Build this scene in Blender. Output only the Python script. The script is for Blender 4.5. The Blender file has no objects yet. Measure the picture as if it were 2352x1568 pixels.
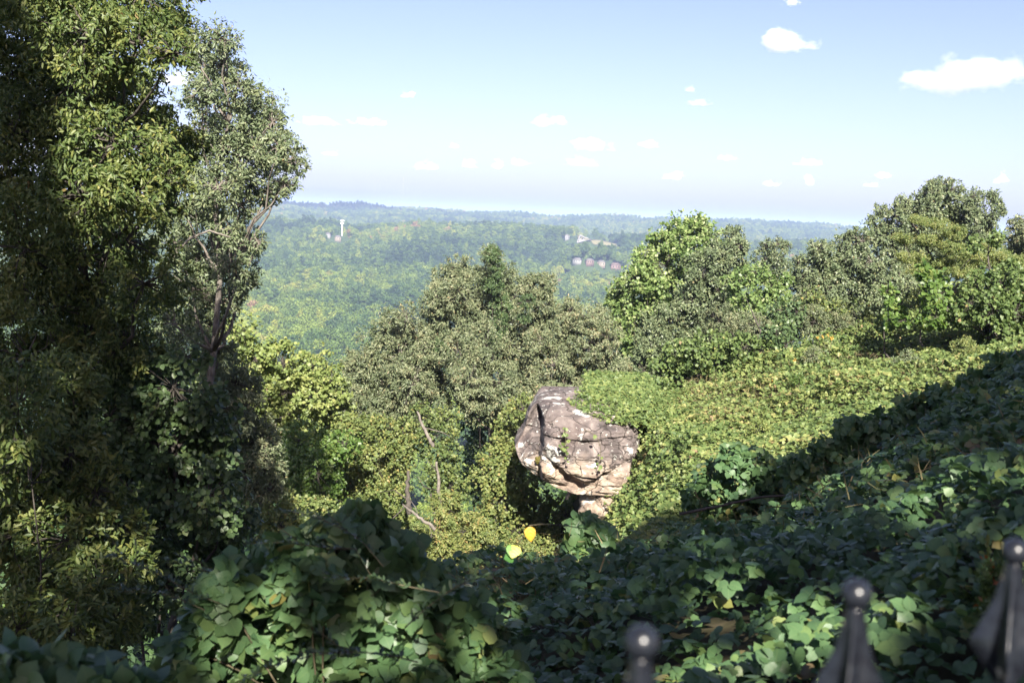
import bpy, math, numpy as np
from mathutils import Matrix, Vector
R_ = math.radians
SUN_AZ, SUN_EL = R_(5), R_(33)      # sun stands behind the camera, a little to the right
sdir = np.array([math.sin(SUN_AZ) * math.cos(SUN_EL), -math.cos(SUN_AZ) * math.cos(SUN_EL), math.sin(SUN_EL)])
rng = np.random.default_rng(11)
scn = bpy.context.scene
C = scn.collection

# ------------------------------------------------------------------ camera model (picture units: 2352 x 1568)
F = 2802.0
PITCH, ROLL = R_(6.03), 0.042
fw = np.array([0, math.cos(PITCH), -math.sin(PITCH)])
up0 = np.array([0, math.sin(PITCH), math.cos(PITCH)])
rt0 = np.array([1.0, 0, 0])
rt = rt0 * math.cos(ROLL) + up0 * math.sin(ROLL)
up = -rt0 * math.sin(ROLL) + up0 * math.cos(ROLL)
def ray(px, py):
    return fw + (px - 1176.0) / F * rt + (784.0 - py) / F * up
def P(px, py, D):
    d = ray(px, py); return d * (D / d[1])
def proj(p):
    p = np.asarray(p); z = p @ fw
    return 1176 + F * (p @ rt) / z, 784 - F * (p @ up) / z

# ------------------------------------------------------------------ noise
def _h(ix, iy, iz):
    n = (ix.astype(np.int64) * 374761393 + iy.astype(np.int64) * 668265263 + iz.astype(np.int64) * 2147483647) & 0x7fffffff
    n = ((n ^ (n >> 13)) * 1274126177) & 0x7fffffff
    n = n ^ (n >> 16)
    return (n & 0xffff) / 65535.0
def vnoise(x, y, z=None):
    x = np.asarray(x, float); y = np.asarray(y, float)
    z = np.zeros_like(x) if z is None else np.asarray(z, float)
    ix, iy, iz = np.floor(x), np.floor(y), np.floor(z)
    fx, fy, fz = x - ix, y - iy, z - iz
    fx, fy, fz = [t * t * (3 - 2 * t) for t in (fx, fy, fz)]
    ix, iy, iz = ix.astype(int), iy.astype(int), iz.astype(int)
    r = 0
    for a in (0, 1):
        for b in (0, 1):
            for c in (0, 1):
                w = (fx if a else 1 - fx) * (fy if b else 1 - fy) * (fz if c else 1 - fz)
                r = r + w * _h(ix + a, iy + b, iz + c)
    return r * 2 - 1
def fbm(x, y, z=None, o=4):
    r = 0; a = 1.0; s = 1.0; t = 0
    for i in range(o):
        r = r + a * vnoise(np.asarray(x) * s + 17.3 * i, np.asarray(y) * s - 9.1 * i, None if z is None else np.asarray(z) * s + 5.7 * i)
        t += a; a *= .5; s *= 2.03
    return r / t
def sstep(a, b, x):
    t = np.clip((x - a) / (b - a), 0, 1); return t * t * (3 - 2 * t)

# ------------------------------------------------------------------ ground
VR = [0, 100, 250, 450, 900, 1300, 1700, 2050, 2350, 2600, 2950, 3300, 3900, 4500, 5100, 6500, 9000, 12000, 40000]
VZ = [-50, -60, -88, -108, -114, -108, -92, -70, -50, -66, -84, -72, -42, -17, -60, -115, -105, -100, -118]
def valley(x, y):
    r = np.hypot(x, y); az = np.arctan2(x, y)
    rr = r * (1 + 0.05 * vnoise(az * 9 + 3, r * 0 + 2) + 0.03 * vnoise(az * 25, r * 0 + 7))
    z = np.interp(rr, VR, VZ)
    amp = np.interp(r, [300, 900, 3000, 4500, 9000], [2, 7, 15, 14, 6])
    return z + amp * fbm(x / 420.0, y / 420.0, o=4) + amp * .5 * vnoise(az * 38, r / 900)
KNOLLS = []
def ground(x, y):
    x = np.asarray(x, float); y = np.asarray(y, float)
    xe = np.interp(y, [-60, 0, 4, 8, 11, 14, 17, 22, 27, 33, 36, 40, 46, 70], [-5, -4.5, -3.2, -1.6, -.5, .4, 1.5, 3.0, 4.3, 4.4, 4.2, 4.3, 5.5, 9])
    ye = np.interp(x, [0, 5, 10, 17, 30, 60], [41, 43.5, 46, 46.5, 48, 52])
    d = np.minimum(x - xe, ye - y)
    zb = -1.75 - .13 * np.maximum(y, -10) + .38 * np.clip(x, -3, 9) - .5 * sstep(8, 16, y) - .25 * sstep(8, 3, x) * sstep(8, 15, y) - 1.0 * sstep(6.5, 1.8, x) * sstep(-.8, 1.9, x) * sstep(7, 15, y)
    zf = -6 + .0135 * np.clip(x, 0, 20) ** 2 + .04 * (34 - np.clip(y, 15, 60))
    t = sstep(15.5, 22, y)
    z = zb * (1 - t) + zf * t
    z = z + .16 * fbm(x / 1.7, y / 1.7, o=3) * sstep(1.5, 5, np.hypot(x, y)) + .3 * vnoise(x / 4.3 + 5, y / 4.3) * sstep(4, 9, np.hypot(x, y))
    m = np.maximum(0, -d + .25 * fbm(x / 1.1, y / 1.1, o=2))
    z = z - 1.6 * np.minimum(m, 5) - .55 * np.maximum(m - 5, 0)
    v = valley(x, y)
    for kx, ky, kr, kh in KNOLLS:
        v = v + kh * np.exp(-(((x - kx) ** 2 + (y - ky) ** 2) / kr ** 2) ** 1.5)
    k = 6.0
    z2 = np.maximum(z, v) + np.where(np.abs(z - v) < k, (k - np.abs(z - v)) ** 2 / (4 * k), 0)
    return np.where(z > v + k, z, z2)
def hit(px, py, r0=3, r1=9000, lift=0.0):
    """where the sight line meets the ground"""
    d = ray(px, py); d = d / d[1]
    ys = np.geomspace(r0, r1, 3000)
    g = ground(d[0] * ys, ys) + lift
    k = np.argmax(d[2] * ys < g)
    if k == 0: k = len(ys) - 1
    return np.array([d[0] * ys[k], ys[k], float(ground(d[0] * ys[k], ys[k]))])

# ------------------------------------------------------------------ object helpers
def tag(o, label=None, cat=None, group=None, kind=None):
    for k, v in (('label', label), ('category', cat), ('group', group), ('kind', kind)):
        if v: o[k] = v
    return o
def empty(name, loc, label, cat, group=None):
    o = bpy.data.objects.new(name, None); C.objects.link(o); o.location = [float(a) for a in loc]
    o.empty_display_size = .2
    return tag(o, label, cat, group)
def mesh_obj(name, V, polys, mat, parent=None, smooth=False, attr=None, origin=None):
    """polys: list of (k,n) int arrays"""
    V = np.asarray(V, float)
    if origin is None: origin = np.zeros(3)
    me = bpy.data.meshes.new(name)
    V = V - np.asarray(origin)
    me.vertices.add(len(V)); me.vertices.foreach_set('co', V.astype(np.float32).ravel())
    polys = [np.asarray(p) for p in polys if len(p)]
    tot = np.concatenate([np.full(len(p), p.shape[1]) for p in polys]).astype(np.int32)
    idx = np.concatenate([p.ravel() for p in polys]).astype(np.int32)
    st = np.concatenate([[0], np.cumsum(tot)[:-1]]).astype(np.int32)
    me.loops.add(len(idx)); me.loops.foreach_set('vertex_index', idx)
    me.polygons.add(len(tot)); me.polygons.foreach_set('loop_start', st); me.polygons.foreach_set('loop_total', tot)
    if smooth: me.polygons.foreach_set('use_smooth', np.ones(len(tot), bool))
    if attr is not None:
        a = me.attributes.new('leafdat', 'FLOAT_VECTOR', 'POINT'); a.data.foreach_set('vector', attr.astype(np.float32).ravel())
    me.update(calc_edges=True)
    me.materials.append(mat)
    o = bpy.data.objects.new(name, me); C.objects.link(o)
    if parent is not None:
        o.parent = parent
        o.location = [float(a) for a in (np.asarray(origin) - np.array(parent.location))]
    else:
        o.location = [float(a) for a in origin]
    return o
def unit(v):
    return v / np.maximum(np.linalg.norm(v, axis=-1, keepdims=True), 1e-9)

class MB:
    """collects tubes and grids into one mesh"""
    def __init__(s): s.V = []; s.P = {}; s.n = 0
    def add(s, V, polys):
        s.V.append(np.asarray(V, float))
        for p in polys:
            p = np.asarray(p); s.P.setdefault(p.shape[1], []).append(p + s.n)
        s.n += len(V)
    def tube(s, pts, rad, n=6, cap=True):
        pts = np.asarray(pts, float); rad = np.asarray(rad, float)
        if rad.ndim == 0: rad = np.full(len(pts), float(rad))
        T = unit(np.gradient(pts, axis=0))
        ref = np.array([.31, .17, .93]) if abs(T[0][2]) < .9 else np.array([1, .2, .1])
        A = unit(np.cross(T, ref)); B = np.cross(T, A)
        th = np.linspace(0, 2 * np.pi, n, endpoint=False)
        V = pts[:, None] + rad[:, None, None] * (np.cos(th)[None, :, None] * A[:, None] + np.sin(th)[None, :, None] * B[:, None])
        m = len(pts); i = np.arange(m - 1)[:, None] * n; j = np.arange(n)[None]
        q = np.stack([i + j, i + (j + 1) % n, i + n + (j + 1) % n, i + n + j], -1).reshape(-1, 4)
        pl = [q]
        if cap: pl += [np.arange(n)[None, ::-1], (np.arange(n) + (m - 1) * n)[None]]
        s.add(V.reshape(-1, 3), pl)
    def grid(s, G, wrap=False):
        a, b = G.shape[:2]
        i = np.arange(a - 1)[:, None] * b; j = np.arange(b if wrap else b - 1)[None]
        s.add(G.reshape(-1, 3), [np.stack([i + j, i + (j + 1) % b, i + b + (j + 1) % b, i + b + j], -1).reshape(-1, 4)])
    def box(s, c, e, rz=0):
        c = np.asarray(c, float); e = np.asarray(e, float) / 2
        v = np.array([[x, y, z] for x in (-1, 1) for y in (-1, 1) for z in (-1, 1)]) * e
        ca, sa = math.cos(rz), math.sin(rz)
        v = np.stack([v[:, 0] * ca - v[:, 1] * sa, v[:, 0] * sa + v[:, 1] * ca, v[:, 2]], 1) + c
        s.add(v, [np.array([[0, 1, 3, 2], [4, 6, 7, 5], [0, 4, 5, 1], [2, 3, 7, 6], [0, 2, 6, 4], [1, 5, 7, 3]])])
    def build(s, name, mat, parent=None, smooth=False, origin=None):
        if not s.V: return None
        return mesh_obj(name, np.concatenate(s.V), [np.concatenate(p) for p in s.P.values()], mat, parent, smooth, None,
                        origin if origin is not None else (np.array(parent.location) if parent is not None else None))

# leaf shapes: u along, v across, w out of the leaf
def T_(v, f): return np.array(v, float), [np.array(x) for x in f]
LEAF4 = T_([(0, 0, 0), (.45, .24, .07), (1, 0, -.05), (.45, -.24, .07)], [[(0, 3, 2, 1)]])
LANCE = T_([(0, 0, 0), (.3, -.17, .05), (.65, -.15, .04), (1, 0, -.12), (.65, .15, .04), (.3, .17, .05), (.45, 0, -.01)],
           [[(0, 1, 2, 3, 6), (0, 6, 3, 4, 5)]])
BROAD = T_([(0, 0, 0), (.1, -.36, .04), (.5, -.44, .06), (.85, -.2, 0), (1, 0, -.08), (.85, .2, 0), (.5, .44, .06), (.1, .36, .04), (.45, 0, -.03)],
           [[(0, 1, 2, 3, 4, 8), (0, 8, 4, 5, 6, 7)]])
KZ = T_([(0, 0, -.02), (-.04, -.2, .02), (.1, -.43, .06), (.38, -.52, -.01), (.66, -.38, -.07), (.86, -.14, -.14), (1, 0, -.24),
         (.86, .14, -.14), (.66, .38, -.07), (.38, .52, -.01), (.1, .43, .06), (-.04, .2, .02), (.3, 0, .0), (.65, 0, -.04)],
        [[(12, 0, 1, 2, 3), (12, 11 - 2, 11 - 1, 11, 0)], [(13, 12, 3, 4), (13, 8, 9, 12)], [(13, 4, 5, 6), (13, 6, 7, 8)]])
KZL = T_([(0, 0, 0), (-.04, -.22, .03), (.08, -.46, .08), (.3, -.56, .05), (.44, -.36, .02), (.62, -.4, .0), (.74, -.2, -.04), (1, 0, -.12),
          (.74, .2, -.04), (.62, .4, 0), (.44, .36, .02), (.3, .56, .05), (.08, .46, .08), (-.04, .22, .03), (.3, 0, -.03), (.6, 0, -.05)],
         [[(14, 0, 1, 2), (14, 2, 3, 4), (15, 14, 4, 5), (15, 5, 6, 7), (14, 12, 13, 0), (14, 10, 11, 12), (15, 9, 10, 14), (15, 7, 8, 9)]])
KZF = T_([(0, 0, 0), (.15, -.42, .06), (.6, -.4, .02), (1, 0, -.1), (.6, .4, .02), (.15, .42, .06)], [[(0, 1, 2, 3), (0, 3, 4, 5)]])
MAPLE = T_([(0, 0, 0), (.0, -.3, .02), (.25, -.5, .05), (.4, -.25, .0), (.75, -.35, .0), (1, 0, -.08), (.75, .35, 0), (.4, .25, 0), (.25, .5, .05), (0, .3, .02)],
           [[(0, 1, 2, 3), (3, 4, 5, 0), (0, 5, 6, 7), (7, 8, 9, 0)]])
def leaves(tpl, pos, D, N, S, rnd, B_=None):
    tv, tf = tpl
    D = unit(D); N = unit(N - (N * D).sum(1, keepdims=True) * D); B = np.cross(N, D)
    S = np.asarray(S)[:, None, None]
    V = pos[:, None] + S * (tv[None, :, 0:1] * D[:, None] + tv[None, :, 1:2] * B[:, None] + tv[None, :, 2:3] * N[:, None])
    k = len(tv); n = len(pos)
    off = (np.arange(n) * k)[:, None, None]
    polys = [(f[None] + off).reshape(-1, f.shape[1]) for f in tf]
    at = np.empty((n, k, 3)); at[:, :, 0] = tv[None, :, 0]; at[:, :, 1] = tv[None, :, 1]; at[:, :, 2] = rnd[:, None]
    return V.reshape(-1, 3), polys, at.reshape(-1, 3)
def merge(parts):
    Vs, Ps, As = [], {}, []; n = 0
    for V, polys, at in parts:
        Vs.append(V); As.append(at)
        for p in polys: Ps.setdefault(p.shape[1], []).append(p + n)
        n += len(V)
    return np.concatenate(Vs), [np.concatenate(p) for p in Ps.values()], np.concatenate(As)
def trifoliate(tpl, pos, D, N, S, rnd):
    D = unit(D); N = unit(N - (N * D).sum(1, keepdims=True) * D); B = np.cross(N, D)
    out = []
    S = np.asarray(S)
    for a, off in ((0, .38), (1.25, .12), (-1.25, .12)):
        d = D * math.cos(a) + B * math.sin(a) + rng.normal(0, .12, D.shape)
        nn = N + rng.normal(0, .28, N.shape) + B * (.25 * -math.sin(a))
        out.append(leaves(tpl, pos + D * (off * S[:, None]) + d * (.04 * S[:, None]), d, nn, S * rng.uniform(.85, 1.1, len(S)), np.clip(rnd + rng.normal(0, .05, len(rnd)), 0, 1)))
    return merge(out)

# ------------------------------------------------------------------ materials
def nmat(name):
    m = bpy.data.materials.new(name); m.use_nodes = True; nt = m.node_tree; nt.nodes.clear()
    out = nt.nodes.new('ShaderNodeOutputMaterial')
    return m, nt, out
def N_(nt, t, **kw):
    n = nt.nodes.new(t)
    for k, v in kw.items(): setattr(n, k, v)
    return n
def ramp(nt, stops, interp='LINEAR'):
    r = N_(nt, 'ShaderNodeValToRGB'); r.color_ramp.interpolation = interp
    e = r.color_ramp.elements
    while len(e) < len(stops): e.new(.5)
    for el, (p, c) in zip(e, stops): el.position = p; el.color = (*c, 1)
    return r
DESAT = .08
def leaf_mat(name, stops, rough=.45, trans=.3, spec=.5, veins=False, objrand=False, sat=1.0):
    m, nt, out = nmat(name); L = nt.links.new
    at = N_(nt, 'ShaderNodeAttribute', attribute_name='leafdat')
    sx = N_(nt, 'ShaderNodeSeparateXYZ'); L(at.outputs['Vector'], sx.inputs[0])
    fac = sx.outputs[2]
    if not objrand:
        stops = [(p, tuple((.2126 * c[0] + .7152 * c[1] + .0722 * c[2]) * DESAT + v * (1 - DESAT) for v in c)) for p, c in stops]
    rp = ramp(nt, stops)
    if objrand:
        oi = N_(nt, 'ShaderNodeObjectInfo')
        mm = N_(nt, 'ShaderNodeMath', operation='MULTIPLY_ADD'); L(fac, mm.inputs[0]); mm.inputs[1].default_value = .12; mm.inputs[2].default_value = -.06
        no = N_(nt, 'ShaderNodeTexNoise'); no.inputs['Scale'].default_value = .006; no.inputs['Detail'].default_value = 3; L(oi.outputs['Location'], no.inputs['Vector'])
        nm = N_(nt, 'ShaderNodeMath', operation='MULTIPLY_ADD'); L(no.outputs[0], nm.inputs[0]); nm.inputs[1].default_value = 2.0; nm.inputs[2].default_value = -.84
        rm = N_(nt, 'ShaderNodeMath', operation='MULTIPLY_ADD'); L(oi.outputs['Random'], rm.inputs[0]); rm.inputs[1].default_value = .55; L(nm.outputs[0], rm.inputs[2])
        ad = N_(nt, 'ShaderNodeMath', operation='ADD'); L(mm.outputs[0], ad.inputs[0]); L(rm.outputs[0], ad.inputs[1]); fac = ad.outputs[0]
    L(fac, rp.inputs[0]); col = rp.outputs[0]
    if veins:
        ab = N_(nt, 'ShaderNodeMath', operation='ABSOLUTE'); L(sx.outputs[1], ab.inputs[0])
        s1 = N_(nt, 'ShaderNodeMath', operation='MULTIPLY_ADD'); L(ab.outputs[0], s1.inputs[0]); s1.inputs[1].default_value = -.75; L(sx.outputs[0], s1.inputs[2])
        s2 = N_(nt, 'ShaderNodeMath', operation='MULTIPLY'); L(s1.outputs[0], s2.inputs[0]); s2.inputs[1].default_value = 40
        s3 = N_(nt, 'ShaderNodeMath', operation='COSINE'); L(s2.outputs[0], s3.inputs[0])
        s4 = N_(nt, 'ShaderNodeMapRange'); L(s3.outputs[0], s4.inputs[0]); s4.inputs[1].default_value = .9; s4.inputs[2].default_value = 1
        m1 = N_(nt, 'ShaderNodeMapRange'); L(ab.outputs[0], m1.inputs[0]); m1.inputs[1].default_value = .022; m1.inputs[2].default_value = .008
        mx = N_(nt, 'ShaderNodeMath', operation='MAXIMUM'); L(s4.outputs[0], mx.inputs[0]); L(m1.outputs[0], mx.inputs[1])
        mf = N_(nt, 'ShaderNodeMath', operation='MULTIPLY'); L(mx.outputs[0], mf.inputs[0]); mf.inputs[1].default_value = .28
        mc = N_(nt, 'ShaderNodeMixRGB'); L(mf.outputs[0], mc.inputs[0]); L(col, mc.inputs[1]); mc.inputs[2].default_value = (.2, .26, .1, 1)
        col = mc.outputs[0]
    pb = N_(nt, 'ShaderNodeBsdfPrincipled'); L(col, pb.inputs['Base Color'])
    pb.inputs['Roughness'].default_value = rough; pb.inputs['Specular IOR Level'].default_value = spec
    tr = N_(nt, 'ShaderNodeBsdfTranslucent')
    hs = N_(nt, 'ShaderNodeHueSaturation'); L(col, hs.inputs['Color']); hs.inputs['Saturation'].default_value = 1.15; hs.inputs['Value'].default_value = 1.5
    L(hs.outputs[0], tr.inputs['Color'])
    mx = N_(nt, 'ShaderNodeMixShader'); mx.inputs[0].default_value = trans
    L(pb.outputs[0], mx.inputs[1]); L(tr.outputs[0], mx.inputs[2]); L(mx.outputs[0], out.inputs[0])
    return m
def noise_mat(name, stops, scale=5, rough=.9, bump=.3, detail=6, spec=.3, coord='Object'):
    m, nt, out = nmat(name); L = nt.links.new
    tc = N_(nt, 'ShaderNodeTexCoord'); no = N_(nt, 'ShaderNodeTexNoise'); no.inputs['Scale'].default_value = scale; no.inputs['Detail'].default_value = detail
    L(tc.outputs[coord], no.inputs['Vector']); rp = ramp(nt, stops); L(no.outputs[0], rp.inputs[0])
    pb = N_(nt, 'ShaderNodeBsdfPrincipled'); L(rp.outputs[0], pb.inputs['Base Color']); pb.inputs['Roughness'].default_value = rough
    pb.inputs['Specular IOR Level'].default_value = spec
    if bump:
        b = N_(nt, 'ShaderNodeBump'); b.inputs['Strength'].default_value = bump; b.inputs['Distance'].default_value = .05; L(no.outputs[0], b.inputs['Height']); L(b.outputs[0], pb.inputs['Normal'])
    L(pb.outputs[0], out.inputs[0]); return m
M = {}
M['gold'] = leaf_mat('hickory_leaf', [(0, (0.0375, 0.071, 0.0187)), (.45, (0.0791, 0.115, 0.0259)), (.8, (0.141, 0.16, 0.0363)), (.97, (0.207, 0.195, 0.0414)), (1, (0.166, 0.119, 0.0414))], 0.48, .22, .32)
M['grey'] = leaf_mat('oak_leaf', [(0, (0.0637, 0.0991, 0.0454)), (.6, (0.127, 0.161, 0.078)), (.95, (0.185, 0.204, 0.0922)), (1, (0.255, 0.175, 0.0709))], 0.44, .2, .32)
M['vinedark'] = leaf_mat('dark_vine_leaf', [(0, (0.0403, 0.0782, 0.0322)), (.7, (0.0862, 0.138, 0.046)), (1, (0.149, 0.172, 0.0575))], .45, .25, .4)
M['yellow'] = leaf_mat('yellow_leaf', [(0, (0.0781, 0.12, 0.03)), (.5, (0.167, 0.216, 0.0525)), (1, (0.279, 0.288, 0.09))], 0.51, .3, .32)
M['olive'] = leaf_mat('chestnut_leaf', [(0, (0.0583, 0.085, 0.04)), (.5, (0.122, 0.15, 0.072)), (.85, (0.201, 0.21, 0.11)), (.97, (0.244, 0.2, 0.1)), (1, (0.254, 0.17, 0.09))], 0.46, .2, .32)
M['vine'] = leaf_mat('creeper_leaf', [(0, (0.0675, 0.108, 0.0303)), (.5, (0.135, 0.172, 0.044)), (.85, (0.216, 0.217, 0.0618)), (.96, (0.27, 0.192, 0.055)), (1, (0.302, 0.204, 0.077))], 0.51, .28, .32)
M['tulip'] = leaf_mat('poplar_leaf', [(0, (.06, .115, .03)), (.5, (.14, .21, .055)), (.85, (.25, .3, .11)), (1, (.4, .42, .24))], .42, .3, .4)
M['bright'] = leaf_mat('fresh_leaf', [(0, (.05, .11, .015)), (.6, (.1, .17, .03)), (1, (.17, .2, .04))], .45, .35)
M['feather'] = leaf_mat('mimosa_leaf', [(0, (0.069, 0.115, 0.0287)), (.5, (0.149, 0.196, 0.046)), (1, (0.287, 0.265, 0.0805))], .5, .35)
M['kudzu'] = leaf_mat('kudzu_leaf', [(0, (0.0413, 0.0983, 0.0396)), (.5, (0.0708, 0.144, 0.0508)), (.82, (0.112, 0.183, 0.0508)), (.93, (0.189, 0.223, 0.0564)), (.98, (0.259, 0.236, 0.0564)), (1, (0.177, 0.125, 0.0622))], .48, .25, .5, veins=True)
M['kudzufar'] = leaf_mat('slope_leaf', [(0, (0.0685, 0.115, 0.0314)), (.45, (0.127, 0.18, 0.047)), (.75, (0.205, 0.24, 0.0679)), (.94, (0.274, 0.25, 0.0836)), (1, (0.274, 0.19, 0.104))], 0.51, .3, .32)
M['privet'] = leaf_mat('privet_leaf', [(0, (0.032, 0.063, 0.024)), (1, (0.08, 0.117, 0.048))], .35, .2)
M['juniper'] = leaf_mat('juniper_needle', [(0, (.05, .09, .025)), (.6, (.1, .15, .03)), (.85, (.15, .16, .04)), (1, (.3, .1, .03))], .6, .2)
M['forest'] = leaf_mat('forest_leaf', [(0, (0.023, 0.0506, 0.0202)), (.25, (0.0506, 0.0966, 0.0276)), (.5, (0.0966, 0.152, 0.0322)), (.75, (0.166, 0.221, 0.0414)), (.93, (0.248, 0.267, 0.0506)), (.99, (0.239, 0.193, 0.0736)), (1, (0.258, 0.166, 0.0828))], .6, .25, .3, objrand=True)
M['dry'] = leaf_mat('dry_blade', [(0, (.07, .08, .03)), (.5, (.16, .14, .06)), (1, (.26, .19, .1))], .7, .15, .2)
M['bark'] = noise_mat('bark', [(.3, (.03, .026, .022)), (.7, (.1, .088, .075))], 6, .9, .6)
M['palebark'] = noise_mat('pale_bark', [(.3, (.08, .068, .058)), (.7, (.19, .17, .145))], 8, .85, .5)
M['stem'] = noise_mat('vine_stem', [(.3, (.05, .045, .025)), (.7, (.12, .1, .06))], 20, .8, .2)

def ground_mat():
    m, nt, out = nmat('hillside_soil'); L = nt.links.new
    tc = N_(nt, 'ShaderNodeTexCoord')
    n1 = N_(nt, 'ShaderNodeTexNoise'); n1.inputs['Scale'].default_value = 3; n1.inputs['Detail'].default_value = 8; L(tc.outputs['Object'], n1.inputs['Vector'])
    r1 = ramp(nt, [(.3, (.035, .03, .018)), (.55, (.06, .055, .03)), (.75, (.11, .09, .055))]); L(n1.outputs[0], r1.inputs[0])
    n2 = N_(nt, 'ShaderNodeTexNoise'); n2.inputs['Scale'].default_value = .02; n2.inputs['Detail'].default_value = 10; L(tc.outputs['Object'], n2.inputs['Vector'])
    r2 = ramp(nt, [(.3, (.035, .06, .025)), (.6, (.055, .085, .03)), (.75, (.08, .1, .035))]); L(n2.outputs[0], r2.inputs[0])
    gm = N_(nt, 'ShaderNodeVectorMath', operation='LENGTH'); L(tc.outputs['Object'], gm.inputs[0])
    mr = N_(nt, 'ShaderNodeMapRange'); L(gm.outputs['Value'], mr.inputs[0]); mr.inputs[1].default_value = 60; mr.inputs[2].default_value = 300
    mx = N_(nt, 'ShaderNodeMixRGB'); L(mr.outputs[0], mx.inputs[0]); L(r1.outputs[0], mx.inputs[1]); L(r2.outputs[0], mx.inputs[2])
    pb = N_(nt, 'ShaderNodeBsdfPrincipled'); L(mx.outputs[0], pb.inputs['Base Color']); pb.inputs['Roughness'].default_value = .95; pb.inputs['Specular IOR Level'].default_value = .1
    b = N_(nt, 'ShaderNodeBump'); b.inputs['Strength'].default_value = .6; b.inputs['Distance'].default_value = .05; L(n1.outputs[0], b.inputs['Height']); L(b.outputs[0], pb.inputs['Normal'])
    L(pb.outputs[0], out.inputs[0]); return m

# ------------------------------------------------------------------ terrain sheet
def build_ground():
    az = np.concatenate([np.linspace(-.62, .62, 420), np.linspace(.62, 2 * np.pi - .62, 150)[1:-1]])
    rr = np.concatenate([[.01], np.geomspace(.6, 70, 230), np.geomspace(70, 35000, 260)[1:]])
    A, Rr = np.meshgrid(az, rr)
    x = np.sin(A) * Rr; y = np.cos(A) * Rr
    G = np.stack([x, y, ground(x, y)], -1)
    mb = MB(); mb.grid(G, wrap=True)
    o = mb.build('ground', ground_mat(), smooth=True); o['kind'] = 'structure'
for kx_, ky_, kr_, kh_ in ((1413, 617, 34, 15), (1381, 611, 32, 15), (1354, 607, 32, 15), (1326, 603, 32, 15), (1302, 550, 40, 12), (1345, 553, 70, 13), (1395, 562, 60, 13), (776, 552, 38, 11), (753, 545, 38, 11), (828, 551, 38, 11)):
    q_ = hit(kx_, ky_, 700, 8000, 14.5); KNOLLS.append((q_[0], q_[1], kr_, kh_))
build_ground()

# ------------------------------------------------------------------ trees
COVER = 1.75
LK = .76
def crown_parts(clumps, D, tpl, leaf, cover=5.0, droop=.3, dj=1.0, flat=.8, sub=.3, thick=.9, twigs=None, tri=False, rbias=0, ctr=None, nscale=1.0, fill=1):
    parts = []; centers = []
    if not tri: leaf = leaf * LK
    allc = [tuple(c) for c in clumps]; first = len(allc)
    for f_ in range(fill):
        allc += [(c[0] + rng.normal(0, .35) * c[2], c[1] + rng.uniform(0, .6) * c[2], c[2] * rng.uniform(.65, .9), dj * rng.uniform(.3, 1.6)) for c in clumps]
    for ci, cl in enumerate(allc):
        px, py, r = cl[:3]; dd = cl[3] if len(cl) > 3 else rng.uniform(-1, 1) * dj
        Dc = D + dd
        c = P(px, py, Dc); Rm = r * Dc / F
        if ci < first: centers.append((c, Rm))
        rs = Rm * sub * nscale * .8
        nsub = max(14, int(30 * (.3 / sub) ** 2 / nscale ** 2))
        area = {id(LEAF4): .24, id(LANCE): .2, id(BROAD): .65, id(KZ): .75, id(KZL): .7, id(KZF): .65, id(MAPLE): .6}[id(tpl)] * leaf ** 2 * (3 if tri else 1)
        n = int(COVER * cover * math.pi * Rm ** 2 / area); Rm = Rm * 1.18
        per = max(3, int(n * .62) // nsub)
        dirs = unit(rng.normal(0, 1, (nsub, 3)))
        rad = rng.uniform(.3, 1.0, nsub) ** .6
        ax = np.array([1, thick, flat]) * rng.uniform(.8, 1.2, 3)
        sc = c + dirs * rad[:, None] * Rm * ax
        k = np.repeat(np.arange(nsub), per)
        srad = rs * rng.uniform(.55, 1.5, nsub)
        q = unit(rng.normal(0, 1, (len(k), 3))) * (rng.uniform(0, 1, len(k)) ** .55)[:, None] * srad[k][:, None] * rng.uniform(.6, 1.4, (nsub, 3))[k]
        pos = sc[k] + q
        n2 = int(n * .38 * 1.9)
        p2 = c + unit(rng.normal(0, 1, (n2, 3))) * (rng.uniform(0, 1, n2) ** .42)[:, None] * Rm * 1.12 * ax
        ns = Rm * .42; p2 = p2[fbm(p2[:, 0] / ns, p2[:, 1] / ns, p2[:, 2] / ns, o=3) > .17]
        k2 = rng.integers(0, nsub, len(p2)); pos = np.concatenate([pos, p2]); k = np.concatenate([k, k2])
        outw = unit(pos - c)
        Dv = unit(outw * .4 + unit(rng.normal(0, 1, pos.shape)) * .85 + np.array([0, 0, -droop * .8]))
        Nv = unit(np.array([0, 0, .3]) + sdir * .45 + outw * .4 + rng.normal(0, .42, pos.shape))
        S = leaf * rng.uniform(.65, 1.2, len(pos))
        srnd = rng.uniform(0, 1, nsub)
        rnd = np.clip(.5 * rng.uniform(0, 1, len(pos)) + .45 * srnd[k] + rbias + rng.normal(0, .03, len(pos)), 0, 1)
        rnd = np.where(rng.uniform(0, 1, len(pos)) < .008, rng.uniform(.9, 1, len(pos)), rnd)
        parts.append(trifoliate(tpl, pos, Dv, Nv, S, rnd) if tri else leaves(tpl, pos, Dv, Nv, S, rnd))
        if twigs is not None and ci < first:
            for s_ in sc[:: twigs[2]]:
                mid = (c + s_) / 2 + rng.normal(0, .08, 3) * Rm
                ps = np.array([c, mid, s_, s_ + (s_ - mid) * .35])
                twigs[0].tube(ps, np.array([1, .7, .4, .15]) * twigs[1], n=3, cap=False)
    return parts, centers
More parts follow.
